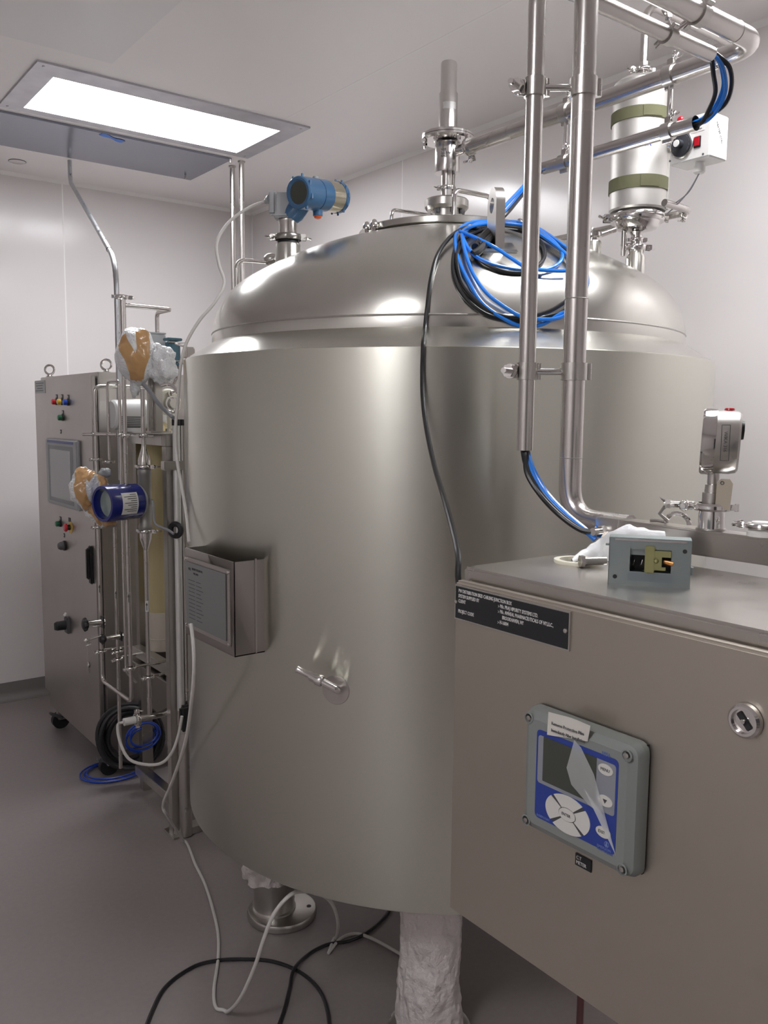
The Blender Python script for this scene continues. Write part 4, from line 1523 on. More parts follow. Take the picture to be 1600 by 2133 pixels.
# bits of fittings on the beam either side
for (px, py, lab) in ((1412, 1082, 'loose clamp half lying on the steel beam left of the pressure gauge'), (1588, 1096, 'clamp and hose end on the steel beam at the right edge of the photograph')):
    q = on(0, gx_, px, py)
    q.z = zb1
    mb = MB()
    if px < 1500:
        n = 10
        mb.tube([q + V((0, .020 * cos(pi * i / n), .016 * sin(pi * i / n) + .003)) for i in range(n + 1)], .0038, 8)
        mb.tube([q + V((0, .020, .003)), q + V((0, .036, .004)), q + V((0, .048, .003))], .0028, 6)
        tag(part('clamp_half', mb, POL), lab, 'clamp')
    else:
        t = thing('hose_coupling', lab, 'coupling', q)
        mb.lathe([(0, 0), (.020, 0), (.020, .006), (.014, .012), (.014, .02), (0, .02)], q, (0, 0, 1), 24)
        part('ferrule', mb, WPLA, t)
        m2 = MB()
        m2.torus(q + V((0, 0, .014)), (0, 0, 1), .019, .004, 28, 8)
        wingnut(m2, q + V((0, .024, .014)), (-.5, 1, 0), .8)
        part('clamp', m2, POL, t)

# ------------------------------------------------------------------ level transmitter on the left nozzle
txm = thing('level_transmitter', 'blue two-ended level transmitter with a grey flange on the left tank nozzle', 'transmitter', (XN, YN, nz(508)))
part('gland_ring', MB().lathe([(.033, nz(510)), (.030, nz(507)), (.029, nz(502)), (.034, nz(500))], N_, seg=32), BLACK, txm)
triclamp(txm, N_ + V((0, 0, nz(495))), (0, 0, 1), .032, .016, (-.8, .6, 0), s=.9, m=STEEL)
triclamp(txm, N_ + V((0, 0, nz(495))), (0, 0, 1), .032, .016, (.8, -.6, 0), s=.9, m=STEEL)
part('neck', MB().lathe([(.0255, nz(500)), (.0255, nz(466)), (.027, nz(464)), (.027, nz(459)), (.024, nz(457)), (0, nz(457))], N_, seg=32), PIPE, txm)
part('flange', MB().box((XN, YN, nz(451)), (.078, .05, .014), Matrix.Rotation(-.65, 3, 'Z'), .004), MIDG, txm)
part('sensor_body', MB().box((XN - .010, YN + .008, nz(430)), (.045, .045, nz(402) - nz(455)), Matrix.Rotation(-.65, 3, 'Z'), .006), MIDG, txm)
cb = V((XN - .034, YN + .026, 0))
part('junction_arm', MB().box((cb.x, cb.y, nz(424)), (.018, .032, nz(398) - nz(448)), Matrix.Rotation(-.65, 3, 'Z'), .004), MIDG, txm)
g0_ = V((cb.x, cb.y, nz(414))) + V((-.8, .6, 0)) * .006
g1_ = at(552, 421, 2.42)
mb = MB()
mb.lathe([(0, 0), (.012, 0), (.012, .012), (.008, .014), (.008, .026), (.006, .034), (0, .034)], g0_, (g1_ - g0_), 14)
part('cable_gland', mb, MIDG, txm)
# housing barrel: axis runs across the picture, tilted a little towards us at the left
hc0, hc1 = at(620, 401, 2.32), at(706, 412, 2.46)
hax = (hc1 - hc0).normalized()
hl = (hc1 - hc0).length
part('neck_boss', MB().lathe([(.026, 0), (.030, .02), (.024, .05)], V((XN + .004, YN - .003, nz(452))), (hc0.lerp(hc1, .35) - V((XN + .004, YN - .003, nz(452)))), 24), TBLUE, txm)
mb = MB()
mb.lathe([(.030, .004), (.034, 0), (.040, 0), (.043, .004), (.043, hl * .38), (.041, hl * .385), (.041, hl * .40), (.043, hl * .405), (.043, hl * .62), (.030, hl * .63)], hc0, hax, 48)
part('housing', mb, TBLUE, txm)
part('window', MB().lathe([(0, .006), (.033, .004)], hc0, hax, 40), LCD, txm)
for i in range(8):
    u_, w_, _a = MB.frame(hax)
    d = u_ * cos(i * pi / 4 + .3) + w_ * sin(i * pi / 4 + .3)
    part('grip_rib', MB().box(hc0 + d * .0435 + hax * .010, (.006, .006, .014), None, .001), TBLUE, txm)
part('steel_label_band', MB().lathe([(.040, hl * .62), (.0425, hl * .625), (.0425, hl * .90), (.040, hl * .905)], hc0, hax, 48), YELST, txm)
part('end_cap', MB().lathe([(.036, hl * .90), (.0435, hl * .905), (.0435, hl * .985), (.040, hl), (0, hl * 1.01)], hc0, hax, 48), TBLUE, txm)
for i in range(12):
    d = u_ * cos(i * pi / 6) + w_ * sin(i * pi / 6)
    part('cap_rib', MB().box(hc0 + d * .0438 + hax * hl * .945, (.005, .005, .012), None, .001), TBLUE, txm)
tpp = at(658, 371, 2.39)
part('top_plug', MB().lathe([(0, -.012), (.010, -.012), (.010, 0), (.008, .004), (0, .004)], tpp, (0, 0, 1), 12), MIDG, txm)
bpp = at(662, 447, 2.39)
part('conduit_entry', MB().lathe([(0, .022), (.014, .022), (.0135, -.004), (0, -.004)], bpp, (0, 0, 1), 20), TBLUE, txm)
part('orange_plug', MB().lathe([(0, -.004), (.0115, -.004), (.010, -.009), (.004, -.012), (0, -.012)], bpp, (0, 0, 1), 16), ORANGE, txm)

# ================================================================== cables
def cable(name, pts, r, m, label, cat='cable', n=8, seg=10, group=None):
    P = spline(pts, n)
    for p in P:
        p.z = max(p.z, r + .0004)
    return tag(part(name, MB().tube(P, r, seg), m), label, cat, group)


# black power cable from the coil down to the junction box
bk = [hit(1018, 486, .012), hit(975, 474, .012), hit(940, 492, .012), hit(912, 530, .012), hit(898, 580, .012), hit(890, 640, .010), hit(885, 685, .014), hit(882, 712, .016), hit(881, 735, .014)]
dl = [(880, 775, 1.775), (881, 830, 1.75), (888, 890, 1.70), (905, 970, 1.60), (926, 1040, 1.48), (945, 1110, 1.36), (957, 1172, 1.27)]
bk += [at(*q) for q in dl[:-1]] + [at(955, 1160, 1.285), V((.842, .926, 1.352)), V((.875, .928, 1.27))]
cable('power_cable', [p for p in bk if p], .0048, CBLACK, 'black cable hanging from the coil on the lifting lug down to the junction box')

# coil over the lug: each loop is a strand draped over the dome
def loop(pts, r, m, name='cable_strand', off=.010, parent=None):
    P = []
    for q in pts:
        o_ = off + (q[2] if len(q) > 2 else 0)
        h = hit(q[0], q[1], o_)
        if h is None:
            h = at(q[0], q[1], 2.25)
        P.append(h)
    return part(name, MB().tube(spline(P, 8), r, 8), m, parent)


coil = thing('cable_coil', 'coil of blue and black cables slung over the lifting lug on the tank dome', 'cable coil', lb)
L1 = [(1043, 464), (1010, 463), (985, 470), (966, 490), (972, 512), (990, 533), (1020, 548), (1060, 558), (1100, 562), (1140, 560), (1165, 548), (1171, 528), (1150, 500), (1110, 472), (1070, 462), (1043, 464)]
L2 = [(1046, 462), (1008, 460), (975, 465), (955, 480), (948, 500), (955, 540), (975, 585), (1005, 632), (1050, 664), (1090, 680), (1130, 676), (1165, 655), (1195, 640), (1222, 600), (1222, 570), (1200, 535), (1165, 505), (1120, 475), (1080, 463), (1046, 462)]
L3 = [(1046, 465), (1000, 468), (966, 480), (964, 500), (972, 535), (988, 575), (1015, 612), (1060, 645), (1090, 660), (1130, 665), (1170, 660), (1205, 630), (1219, 595), (1212, 565), (1180, 530), (1140, 498), (1095, 472), (1046, 465)]
L4 = [(958, 482), (990, 495), (1030, 515), (1065, 538), (1100, 558), (1150, 564), (1185, 564)]
K1 = [(1046, 468), (1005, 475), (965, 487), (948, 520), (944, 560), (955, 600), (980, 632), (1015, 656), (1060, 668), (1100, 668), (1140, 660), (1180, 645), (1210, 610), (1214, 575), (1195, 540), (1150, 505), (1100, 480), (1046, 468)]
K2 = [(1046, 472), (1000, 482), (960, 505), (952, 545), (962, 590), (985, 620), (1015, 645), (1055, 660), (1095, 660), (1140, 650), (1175, 630), (1205, 600), (1208, 570), (1185, 535), (1140, 500), (1090, 478), (1046, 472)]
K3 = [(1046, 470), (1010, 485), (990, 515), (1000, 540), (1030, 558), (1060, 567), (1095, 566), (1125, 550), (1135, 528), (1127, 505), (1100, 487), (1046, 470)]
for L_, m_, o_ in ((K1, CBLACK, .007), (K2, CBLACK, .012), (K3, CBLACK, .008), (L1, CBLUE, .014), (L2, CBLUE, .012), (L3, CBLUE, .018), (L4, CBLUE, .022)):
    loop(L_, .0042 if m_ is CBLUE else .0046, m_, 'blue_strand' if m_ is CBLUE else 'black_strand', o_, coil)
# dark cable ends and tape bundled at the lug's foot
bun = MB()
for pts in ([(1040, 468), (1020, 480), (1000, 500), (990, 515)], [(1040, 474), (1015, 490), (995, 512)], [(1040, 480), (1018, 500), (998, 522), (985, 530)]):
    P = [hit(q[0], q[1], .016) for q in pts]
    bun.tube(spline(P, 5), .009, 10)
part('black_bundle', bun, CBLACK, coil)
# bundle from the coil up into the lower conduit
e1_ = V((XP, lc0.y + .004, ZL))
s1_ = V((lb.x, lb.y, lb.z + .055))
for i, (m_, dx_, dy_, dz_) in enumerate(((CBLUE, .0, .004, .006), (CBLACK, .004, -.004, -.002), (CBLUE, -.004, -.002, -.006), (CBLACK, 0, .003, -.008))):
    o_ = V((dx_, dy_, dz_))
    m1 = at(1085, 402, 2.12)
    m2 = at(1055, 436, 1.98)
    P = [V((XP, lc0.y - .05, ZL)) + o_ * .6, e1_ + o_ * .7, m1 + o_ * 1.1, m2 + o_ * 1.3, s1_ + o_]
    part('blue_strand' if m_ is CBLUE else 'black_strand', MB().tube(spline(P, 8), .0045, 8), m_, coil)
# loop between the upper tube end and the lower conduit
crn = thing('cable_bundle', 'blue and black cables looping out of the top tube beside the white control box', 'cables', ce_)
for i, (m_, o_) in enumerate(((CBLUE, V((0, -.003, .004))), (CBLACK, V((.0, .006, -.006))), (CBLUE, V((.003, -.006, -.003))), (CBLACK, V((0, -.007, .002))))):
    x_ = (1496 if i in (0, 2) else (1509 if i == 3 else 1488))
    P = [ce_ + V((-.06, 0, 0)) + o_ * .6, ce_ + V((-.02, 0, 0)) + o_ * .6, ce_ + o_ * .6, ce_ + V((.014, 0, -.002)) + o_ * .9, at(x_ + 4, 145, 1.73) + o_, at(x_ + 8, 185, 1.76) + o_, at(x_ - 6, 222, 1.79) + o_, at(1468, 247, 1.81) + o_,
         V((XP, lc1.y, ZL)) + o_ * .7, V((XP, lc1.y + .05, ZL)) + o_ * .6]
    part('blue_strand' if m_ is CBLUE else 'black_strand', MB().tube(spline(P, 8), .0046, 8), m_, crn)
# cables from the riser's cut end to the beam
bd = thing('cable_bundle', 'blue and black cables sagging from the slim riser to behind the junction box', 'cables', (SXc, SYc, z0s))
for i, (m_, o_, lag) in enumerate(((CBLUE, V((.004, -.002, .0)), 6), (CBLACK, V((-.004, .0, .0)), -6), (CBLUE, V((.001, .004, .0)), 1), (CBLACK, V((-.001, -.005, .0)), -10))):
    c0_ = V((SXc, SYc, z0s))
    P = [c0_ + V((0, 0, .04)) + o_ * .7, c0_ + o_, at(1108 + lag, 985, 1.47), at(1135 + lag, 1030, 1.45), at(1175 + lag, 1072, 1.42), at(1215 + lag * .6, 1103, 1.40), at(1240, 1118 + lag, 1.39)]
    part('blue_strand' if m_ is CBLUE else 'black_strand', MB().tube(spline(P, 8), .0048, 8), m_, bd)

# white cable from the transmitter down past the tank to the floor
wpts = [g0_.lerp(g1_, .8), at(520, 432, 2.42), at(478, 462, 2.41), at(452, 505, 2.39), at(456, 550, 2.37), at(467, 590, 2.35), at(447, 630, 2.33), at(415, 668, 2.31), at(388, 715, 2.30), at(376, 765, 2.30), at(371, 830, 2.32), at(366, 890, 2.34), at(368, 950, 2.35), at(378, 1010, 2.32), at(388, 1070, 2.26), at(394, 1130, 2.2)]
cable('signal_cable', wpts, .0044, CWHITE, 'white cable arching from the blue level transmitter down past the left tank edge')


def fl(px, py, h=.006):
    return on(2, h, px, py)


w2 = [at(398, 1300, 2.05), at(403, 1345, 2.02), at(404, 1400, 2.04), at(398, 1470, 2.12), at(385, 1550, 2.30), at(360, 1625, 2.60), at(340, 1676, 2.80), at(350, 1702, 2.86), fl(382, 1752), fl(408, 1803), fl(430, 1850), fl(452, 1930), fl(455, 1990), fl(446, 2060), fl(450, 2098), fl(472, 2108), at(500, 2080, 2.20), at(530, 2015, 2.12), at(548, 1960, 2.08), at(570, 1905, 2.06), at(600, 1868, 2.06), at(625, 1857, 2.10), at(660, 1860, 2.2), at(690, 1880, 2.28), at(704, 1920, 2.36), fl(700, 1955), fl(685, 1984), fl(690, 1978), fl(710, 1955), fl(740, 1945), fl(775, 1955), fl(830, 1985), fl(870, 2010)]
cable('signal_cable', w2, .0048, CWHITE, 'long white cable from the document holder down across the floor under the tank')
b1_ = [fl(290, 2180), fl(315, 2110), fl(345, 2055), fl(400, 2015), fl(450, 2001), fl(510, 1998), fl(570, 2003), fl(625, 2025), fl(665, 2062), fl(683, 2110), fl(688, 2180)]
cable('floor_cable', b1_, .0052, CBLACK, 'black cable lying in an open loop on the floor at the bottom left')
b2_ = [fl(560, 2190), fl(590, 2110), fl(603, 2060), fl(612, 2020, .018), fl(640, 1990), fl(680, 1968), fl(725, 1960), fl(760, 1945), fl(790, 1922), fl(812, 1895), fl(830, 1860)]
cable('floor_cable', b2_, .0052, CBLACK, 'black cable running in an S from the bottom edge to under the tank')
# dark pipe end near the bottom centre and pipework seen below the junction box
q = fl(830, 2122, .012)
tag(part('pipe_offcut', MB().cyl(q + V((-.01, 0, .006)), q + V((.12, .02, .006)), .012, seg=16), CBLACK), 'short dark hose end lying beside the film-wrapped leg at the bottom edge', 'hose')
px_ = on(1, .75, 1206, 2110)
t = thing('drain_pipe', 'reddish-brown pipe standing on the floor beneath the junction box', 'pipe', (px_.x + .1, .95, 0))
MAROON = mat('maroon_pipe_paint', (0.10, 0.035, 0.035), 0.4)
c_ = on(2, .45, 1208, 2128)
part('pipe', MB().cyl((c_.x, c_.y, 0), (c_.x, c_.y, .62), .007, seg=14), MAROON, t)
part('collar', MB().cyl((c_.x, c_.y, .6), (c_.x, c_.y, .62), .011, seg=14), STEEL, t)

# ================================================================== control cabinet
CX = 1.20
CY0, CY1 = 3.60, 4.435
CZ0, CZ1 = .195, 1.752
cab = thing('control_cabinet', 'tall stainless control cabinet on castors with touch screen, beside the back wall', 'cabinet', (CX + .25, (CY0 + CY1) / 2, 0))
part('body', MB().span((CX + .022, CY0 - .015, .125), (CX + .50, CY1 - .02, 1.768), .003), CAB, cab)
part('plinth', MB().span((CX + .004, CY0 + .0, .128), (CX + .022, CY1 - .06, .205)), CAB, cab)
part('door', MB().span((CX - .002, CY0, CZ0), (CX + .016, CY1, CZ1), .003), CAB, cab)
part('gasket', MB().span((CX + .015, CY0 + .006, CZ0 + .01), (CX + .0225, CY1 - .01, CZ1 - .01)), BLACK, cab)
Md = face((CX - .002, CY1, CZ0))


def dl_(px, py, out=0.0):
    p = on(0, CX - .002 - out, px, py)
    return CY1 - p.y, p.z - CZ0


# eyebolts
for q in ((104, 776), (224, 766)):
    zt_ = 1.768
    p = on(2, zt_, *q)
    if q[0] < 150:
        p = V((CX + .045, on(0, CX + .045, 104, 790).y, zt_))
    else:
        p = V((CX + .10, on(0, CX + .10, 222, 780).y, zt_))
        p.y = max(p.y, CY0 + .02)
    eb = MB()
    eb.lathe([(0, 0), (.020, 0), (.018, .006), (.009, .010), (.008, .016)], p, seg=20)
    eb.torus(p + V((0, 0, .036)), V((-.6, -.8, 0)), .022, .0055, 28, 8)
    part('eyebolt', eb, POL, cab)
# touch screen
a, b, c, d = dl_(92, 914, .02), dl_(162, 916, .02), dl_(99, 1046, .02), dl_(157, 1066, .02)
x0, x1 = (a[0] + c[0]) / 2, (b[0] + d[0]) / 2
y0, y1 = (c[1] + d[1]) / 2, (a[1] + b[1]) / 2
hmi = thing('touch_screen', 'grey touch screen panel with blue top stripe on the control cabinet door', 'screen', Md @ V(((x0 + x1) / 2, y0, 0)))
part('bezel', MB(Md).box(((x0 + x1) / 2, (y0 + y1) / 2, .009), (x1 - x0, y1 - y0, .018), None, .006, 3), MIDG, hmi)
w_, h_ = x1 - x0, y1 - y0
part('dark_border', MB(Md).box(((x0 + x1) / 2 - .004, (y0 + y1) / 2 - .006, .0182), (w_ * .80, h_ * .84, .001)), DARKG if False else mat('screen_border', (0.20, 0.21, 0.22), 0.4), hmi)
part('display', MB(Md).box(((x0 + x1) / 2 - .006, (y0 + y1) / 2 - .006, .0190), (w_ * .66, h_ * .72, .001)), SCRN, hmi)
part('blue_stripe', MB(Md).box(((x0 + x1) / 2 - .006, y1 - .014, .0184), (w_ * .84, .011, .0008)), BLUEP, hmi)


# lamps and buttons
def pilot(px, py, m, name, label, lab2=True, r=.014):
    x, y = dl_(px, py, .012)
    o = thing(name, label, 'button' if 'button' in name else 'pilot lamp', Md @ V((x, y, 0)))
    part('bezel', MB(Md).lathe([(0, 0), (r + .001, 0), (r + .001, .006), (r - .002, .008), (0, .008)], (x, y, 0), (0, 0, 1), 24), BLACK, o)
    part('lens', MB(Md).lathe([(0, .008), (r - .001, .008), (r - .001, .020), (r - .004, .024), (0, .025)], (x, y, 0), (0, 0, 1), 24), m, o)
    if lab2:
        part('label_holder', MB(Md).box((x, y + .024, .001), (.024, .019, .002)), BLACK, o)
        part('label', MB(Md).box((x, y + .025, .0024), (.018, .010, .0008)), ETCH, o)
    return o


pilot(113, 837, REDP, 'pilot_lamp', 'red indicator lamp, leftmost of the top row on the cabinet door')
pilot(124.5, 837, YELP, 'pilot_lamp', 'yellow indicator lamp in the middle of the cabinet door top row')
pilot(137, 838, BLUEB, 'pilot_lamp', 'blue indicator lamp, rightmost of the top row on the cabinet door')
pilot(126, 870, GREENP, 'pilot_lamp', 'green indicator lamp just below the yellow one on the cabinet door')
pilot(121, 1091, GREENP, 'push_button', 'dark green push button below the touch screen on the cabinet door')
x, y = dl_(137, 1099, .02)
es = thing('push_button', 'red mushroom emergency stop on a yellow ring, below the touch screen', 'button', Md @ V((x, y, 0)))
part('yellow_ring', MB(Md).lathe([(0, 0), (.028, 0), (.028, .002), (0, .002)], (x + .006, y, 0), (0, 0, 1), 32), YELP, es)
part('bezel', MB(Md).lathe([(0, .002), (.013, .002), (.012, .014), (0, .014)], (x, y, 0), (0, 0, 1), 20), BLACK, es)
part('mushroom', MB(Md).lathe([(.010, .014), (.018, .016), (.019, .022), (.015, .028), (0, .030)], (x, y, 0), (0, 0, 1), 28), REDP, es)
part('label_holder', MB(Md).box((x - .006, y + .034, .001), (.024, .019, .002)), BLACK, es)
x, y = dl_(129, 1137, .015)
hd = thing('selector_knob', 'dark grey domed selector knob on the cabinet door', 'knob', Md @ V((x, y, 0)))
part('bezel', MB(Md).lathe([(0, 0), (.023, 0), (.023, .008), (.02, .010), (0, .010)], (x, y, 0), (0, 0, 1), 28), BLACK, hd)
part('dome', MB(Md).lathe([(0, .010), (.020, .010), (.019, .022), (.013, .032), (0, .036)], (x, y, 0), (0, 0, 1), 28), DARKG, hd)
for px, py in ((127, 899), (134, 1115)):
    x, y = dl_(px, py)
    k = part('legend_plate', MB(Md).box((x, y, .001), (.014, .018, .002)), BLACK, cab)
    part('legend', MB(Md).box((x, y, .0022), (.007, .009, .0006)), WINK, k)
# main rotary switch
x, y = dl_(132, 1301, .02)
rs = thing('rotary_switch', 'black rotary main switch with a square base on the cabinet door', 'switch', Md @ V((x, y, 0)))
part('base', MB(Md).box((x + .020, y, .008), (.045, .075, .016), None, .003), DARKG, rs)
part('knob', MB(Md).lathe([(0, .016), (.022, .016), (.021, .055), (.017, .060), (0, .060)], (x + .014, y, 0), (0, 0, 1), 24), BLACK, rs)
part('grip', MB(Md).box((x + .014, y, .060), (.012, .036, .012), None, .003), DARKG, rs)
part('tag', MB(Md).box((x + .018, y + .052, .016), (.024, .016, .002), Matrix.Rotation(-.6, 3, 'X')), WPLA, rs)
# swing handle
x, y = dl_(186, 1177, .012)
hn = part('handle_base', MB(Md).box((x, y, .006), (.030, .165, .012), None, .004), BLACK, cab)
part('handle_lever', MB(Md).box((x, y + .006, .018), (.022, .135, .014), None, .005), BLACK, hn)
# data plate, key on a string
x, y = dl_(87, 806)
x = .098
k = part('data_plate', MB(Md).box((x, y + .0, .001), (.17, .060, .002)), ETCH, cab)
mb = MB(Md)
for i in range(4):
    mb.box((x - .008 * (i % 2), y + .018 - .012 * i, .0022), (.13 - .02 * (i % 3), .003, .0006))
part('data_rows', mb, INK, k)
x, y = dl_(186, 1388)
ky = MB(Md)
ky.torus((x, y + .008, .004), (0, 0, 1), .009, .003, 18, 6)
ky.box((x, y - .014, .004), (.005, .028, .003))
ky.box((x + .004, y - .024, .004), (.006, .008, .003))
ky.tube([(x, y + .018, .004), (x - .002, y + .06, .004), (x - .004, y + .13, .005)], .0007, 5)
tag(part('door_key', ky, STEEL), 'small steel key hanging on a thread on the cabinet door', 'key')
# castors
for i, (x, y) in enumerate(((CX + .05, CY1 - .10), (CX + .05, CY0 + .03), (CX + .44, CY1 - .10), (CX + .44, CY0 + .03))):
    q = part('castor_fork', MB().box((x, y, .095), (.05, .045, .075), None, .004), STEEL, cab)
    part('wheel', MB().cyl((x - .002, y - .016 + .030, .042), (x - .002, y + .016 + .030, .042), .042, seg=24), RUBBER, q)
    part('brake_lever', MB().box((x - .035, y - .018, .085), (.07, .03, .012), Matrix.Rotation(.5, 3, 'Y'), .003), DARKG, q)

# ================================================================== conduits on the wall side
g = thing('bent_conduit', 'galvanised conduit with an offset bend dropping from the ceiling to the skid', 'conduit', (0, 0, 0))
c0 = on(2, HC, 145, 334)
yc_ = c0.y
pts = [c0, on(1, yc_, 147, 384), on(1, yc_ - .25, 238, 536), on(1, yc_ - .28, 245, 560)]
yk = 3.36
pts = [c0, V((c0.x, c0.y, on(1, c0.y, 147, 378).z))]
e_ = V((xat(yk, 244, 2.0), yk, zat(xat(yk, 244, 2.0), yk, 545)))
pts += [e_, V((e_.x, e_.y, zat(e_.x, e_.y, 1000)))]
g.location = pts[-1]
part('tube', MB().tube(bend(pts, .12, 8), .0105, 14), GALV, g)
kp = pts[1].lerp(pts[2], .88)
part('coupling', MB().cyl(kp, kp + (pts[2] - pts[1]).normalized() * .006, .0118, seg=14), BLACK, g)
for q, lab in (((484, 346), 'left of the two straight shiny conduits dropping from the ceiling behind the tank'), ((503, 336), 'right of the two straight shiny conduits dropping from the ceiling behind the tank')):
    p = on(2, HC, *q)
    t = thing('straight_conduit', lab, 'conduit', (p.x, p.y, 0))
    part('tube', MB().cyl((p.x, p.y, .0), (p.x, p.y, HC - .001), .0135, seg=18), PIPE, t)
    part('ceiling_collar', MB().lathe([(.0135, 0), (.019, 0), (.018, -.006), (.0135, -.008)], (p.x, p.y, HC), seg=20), STEEL, t)
    part('floor_collar', MB().lathe([(.0135, .01), (.03, .006), (.03, 0), (.0135, 0)], (p.x, p.y, 0), seg=20), STEEL, t)

# ================================================================== water treatment skid
sk = thing('equipment_skid', 'square-tube steel skid frame carrying pipes between the cabinet and the tank', 'frame', (1.5, 3.2, 0))
AX, AY = 1.266, 2.975
s_ = .019
ztop = on(0, AX, 352, 929).z


def bar(name, a, b):
    part(name, MB().span(a, b, .002), STEEL, sk)


BXx, BYy = 1.325, 3.40
bar('post', (AX - s_, AY - s_, 0), (AX + s_, AY + s_, ztop))
bx_ = xat(3.42, 296, 1.0)
BXx, BYy = bx_, 3.42
bar('post', (BXx - .024, BYy - s_, 0.0), (BXx + .024, BYy + s_, ztop))
bar('post', (AX + .50 - s_, AY - s_, 0), (AX + .50 + s_, AY + s_, ztop))
bar('post', (AX + .50 - s_, BYy - s_, 0), (AX + .50 + s_, BYy + s_, ztop))
bar('rail', (AX - s_, AY - s_, ztop - .002), (AX + .50 + s_, AY + s_, ztop + .04))
bar('rail', (AX - s_, BYy - s_, ztop - .002), (AX + .50 + s_, BYy + s_, ztop + .04))
bar('rail', (AX - s_ + .001, AY + s_, ztop), (AX + s_ - .001, BYy - s_, ztop + .038))
bar('rail', (AX + .50 - s_ + .001, AY + s_, ztop), (AX + .50 + s_ - .001, BYy - s_, ztop + .038))
bar('foot_rail', (AX + .005, AY + s_, .085), (AX + .045, BYy - s_, .125))
bar('foot_rail', (AX + .455, AY + s_, .085), (AX + .495, BYy - s_, .125))
bar('foot_rail', (AX + .022, AY - s_, .085), (AX + .48, AY + s_ - .002, .125))
bar('shelf_rail', (AX + .005, AY + s_, .60), (AX + .045, BYy - s_, .64))
part('top_plate', MB().span((AX - .02, AY - .02, ztop + .0405), (AX + .52, BYy + .02, ztop + .046)), STEEL, sk)
p = on(2, 0, 385, 1742)
bar('foot_plate', (AX - .03, AY - .05, 0), (AX + .12, AY + .05, .006))
bar('foot_rail', (AX + .02, AY - .055, .006), (AX + .22, AY - .028, .03))

# pipes in front of the skid
pset = thing('skid_pipework', 'bundle of slim steel pipes and valves on the front of the skid', 'pipes', (1.1, 3.2, .4))


def vp_(px, y, z=1.2):
    return xat(y, px, z)


def zz_(x, y, py):
    return zat(x, y, py)


def run(name, pts, r, m=PIPE, rb=.03):
    return part(name, MB().tube(bend(pts, rb, 6), r, 12), m, pset)


# P1
y1_ = 3.36
x1_ = vp_(204, y1_)
zt1 = zz_(x1_, y1_, 804)
zb1_ = zz_(x1_, y1_, 1418)
x3_ = x1_
y3_ = None
lo_, hi_ = 2.5, 3.4
for _ in range(40):
    m_ = (lo_ + hi_) / 2
    if xat(m_, 273, .6) > x1_:
        hi_ = m_
    else:
        lo_ = m_
y3_ = (lo_ + hi_) / 2
run('pipe', [(x1_ + .26, y1_, zt1 + .0), (x1_, y1_, zt1), (x1_, y1_, zz_(x1_, y1_, 1290))], .0082)
run('pipe', [(x1_, y1_, zz_(x1_, y1_, 1306)), (x1_, y1_, zb1_), (x1_, y3_, zb1_), (x1_, y3_, zz_(x1_, y3_, 790))], .0078)
# P2 hairpin
y2a, y2b = 3.33, 3.22
x2 = vp_(231, y2a)
x2b = vp_(255, y2b)
zt2 = zz_(x2, y2a, 794)
run('pipe', [(x2, y2a, zz_(x2, y2a, 958)), (x2, y2a, zt2), (x2b, y2b, zt2), (x2b, y2b, zz_(x2b, y2b, 1400)), (x2b + .04, y2b, zz_(x2b, y2b, 1425))], .0062, rb=.022)
# P5
y5 = 3.35
x5 = vp_(238, y5)
run('pipe', [(x5, y5, zz_(x5, y5, 1098)), (x5, y5, zz_(x5, y5, 1600))], .0075)
# P4 with the flow meter and the bottom tee
y4 = 3.06
x4 = vp_(304, y4, 1.1)
zt4, zb4 = zz_(x4, y4, 810), zz_(x4, y4, 1493)
run('pipe', [(x4, y4, zz_(x4, y4, 928)), (x4, y4, zt4)], .0085)
part('reducer', MB().lathe([(.0085, zz_(x4, y4, 928)), (.0085, zz_(x4, y4, 932)), (.0225, zz_(x4, y4, 958)), (.0225, zz_(x4, y4, 968))], (x4, y4, 0), seg=24), POL, pset)
part('reducer', MB().lathe([(.0085, zz_(x4, y4, 1147)), (.0085, zz_(x4, y4, 1144)), (.0215, zz_(x4, y4, 1122)), (.0225, zz_(x4, y4, 1110))], (x4, y4, 0), seg=24), POL, pset)
run('pipe', [(x4, y4, zz_(x4, y4, 1145)), (x4, y4, zb4)], .0085)
triclamp(pset, (x4, y4, zz_(x4, y4, 972)), (0, 0, 1), .0255, .012, (.6, -.8, 0), s=.9)
triclamp(pset, (x4, y4, zz_(x4, y4, 1106)), (0, 0, 1), .0255, .012, (.6, -.8, 0), s=.9)
xr_ = vp_(300, y4, .3)
part('tee_run', MB().tube(bend([(x4 - .045, y4, zb4), (x4 + .055, y4, zb4), (x4 + .075, y4 + .01, zb4 + .006), (x4 + .15, y4 + .02, zb4 + .006)], .03), .0125, 16), POL, pset)
triclamp(pset, (x4 - .048, y4, zb4), (1, 0, 0), .020, .016, (0, .1, 1), s=.9)
part('sensor_cap', MB().cyl((x4 - .056, y4, zb4), (x4 - .10, y4, zb4), .0145, seg=20), WPLA, pset)
# flow arrows printed on the pipes
for (x, y, r, py) in ((x4, y4, .0085, 1262), (x1_, y3_, .0078, 1245), (x5, y5, .0075, 1238), (x1_, y1_, .0082, 1225)):
    z = zz_(x, y, py)
    ws = py == 1262
    fwd = V((-.5, -.86, 0)).normalized()
    lb_ = MB().lathe([(r + .0004, z - .021), (r + .0004, z + .021)], (x, y, 0), seg=6, a0=3.6, a1=4.9)
    k = part('arrow_label', lb_, WPLA if ws else STEEL, pset)
    Ma = face(V((x, y, z)) + fwd * (r + .0012), fwd)
    part('arrow', MB(Ma).prism([(-.0012, -.016), (.0012, -.016), (.0012, .004), (.004, .004), (0, .015), (-.004, .004), (-.0012, .004)], 0, .0004), INK, k)
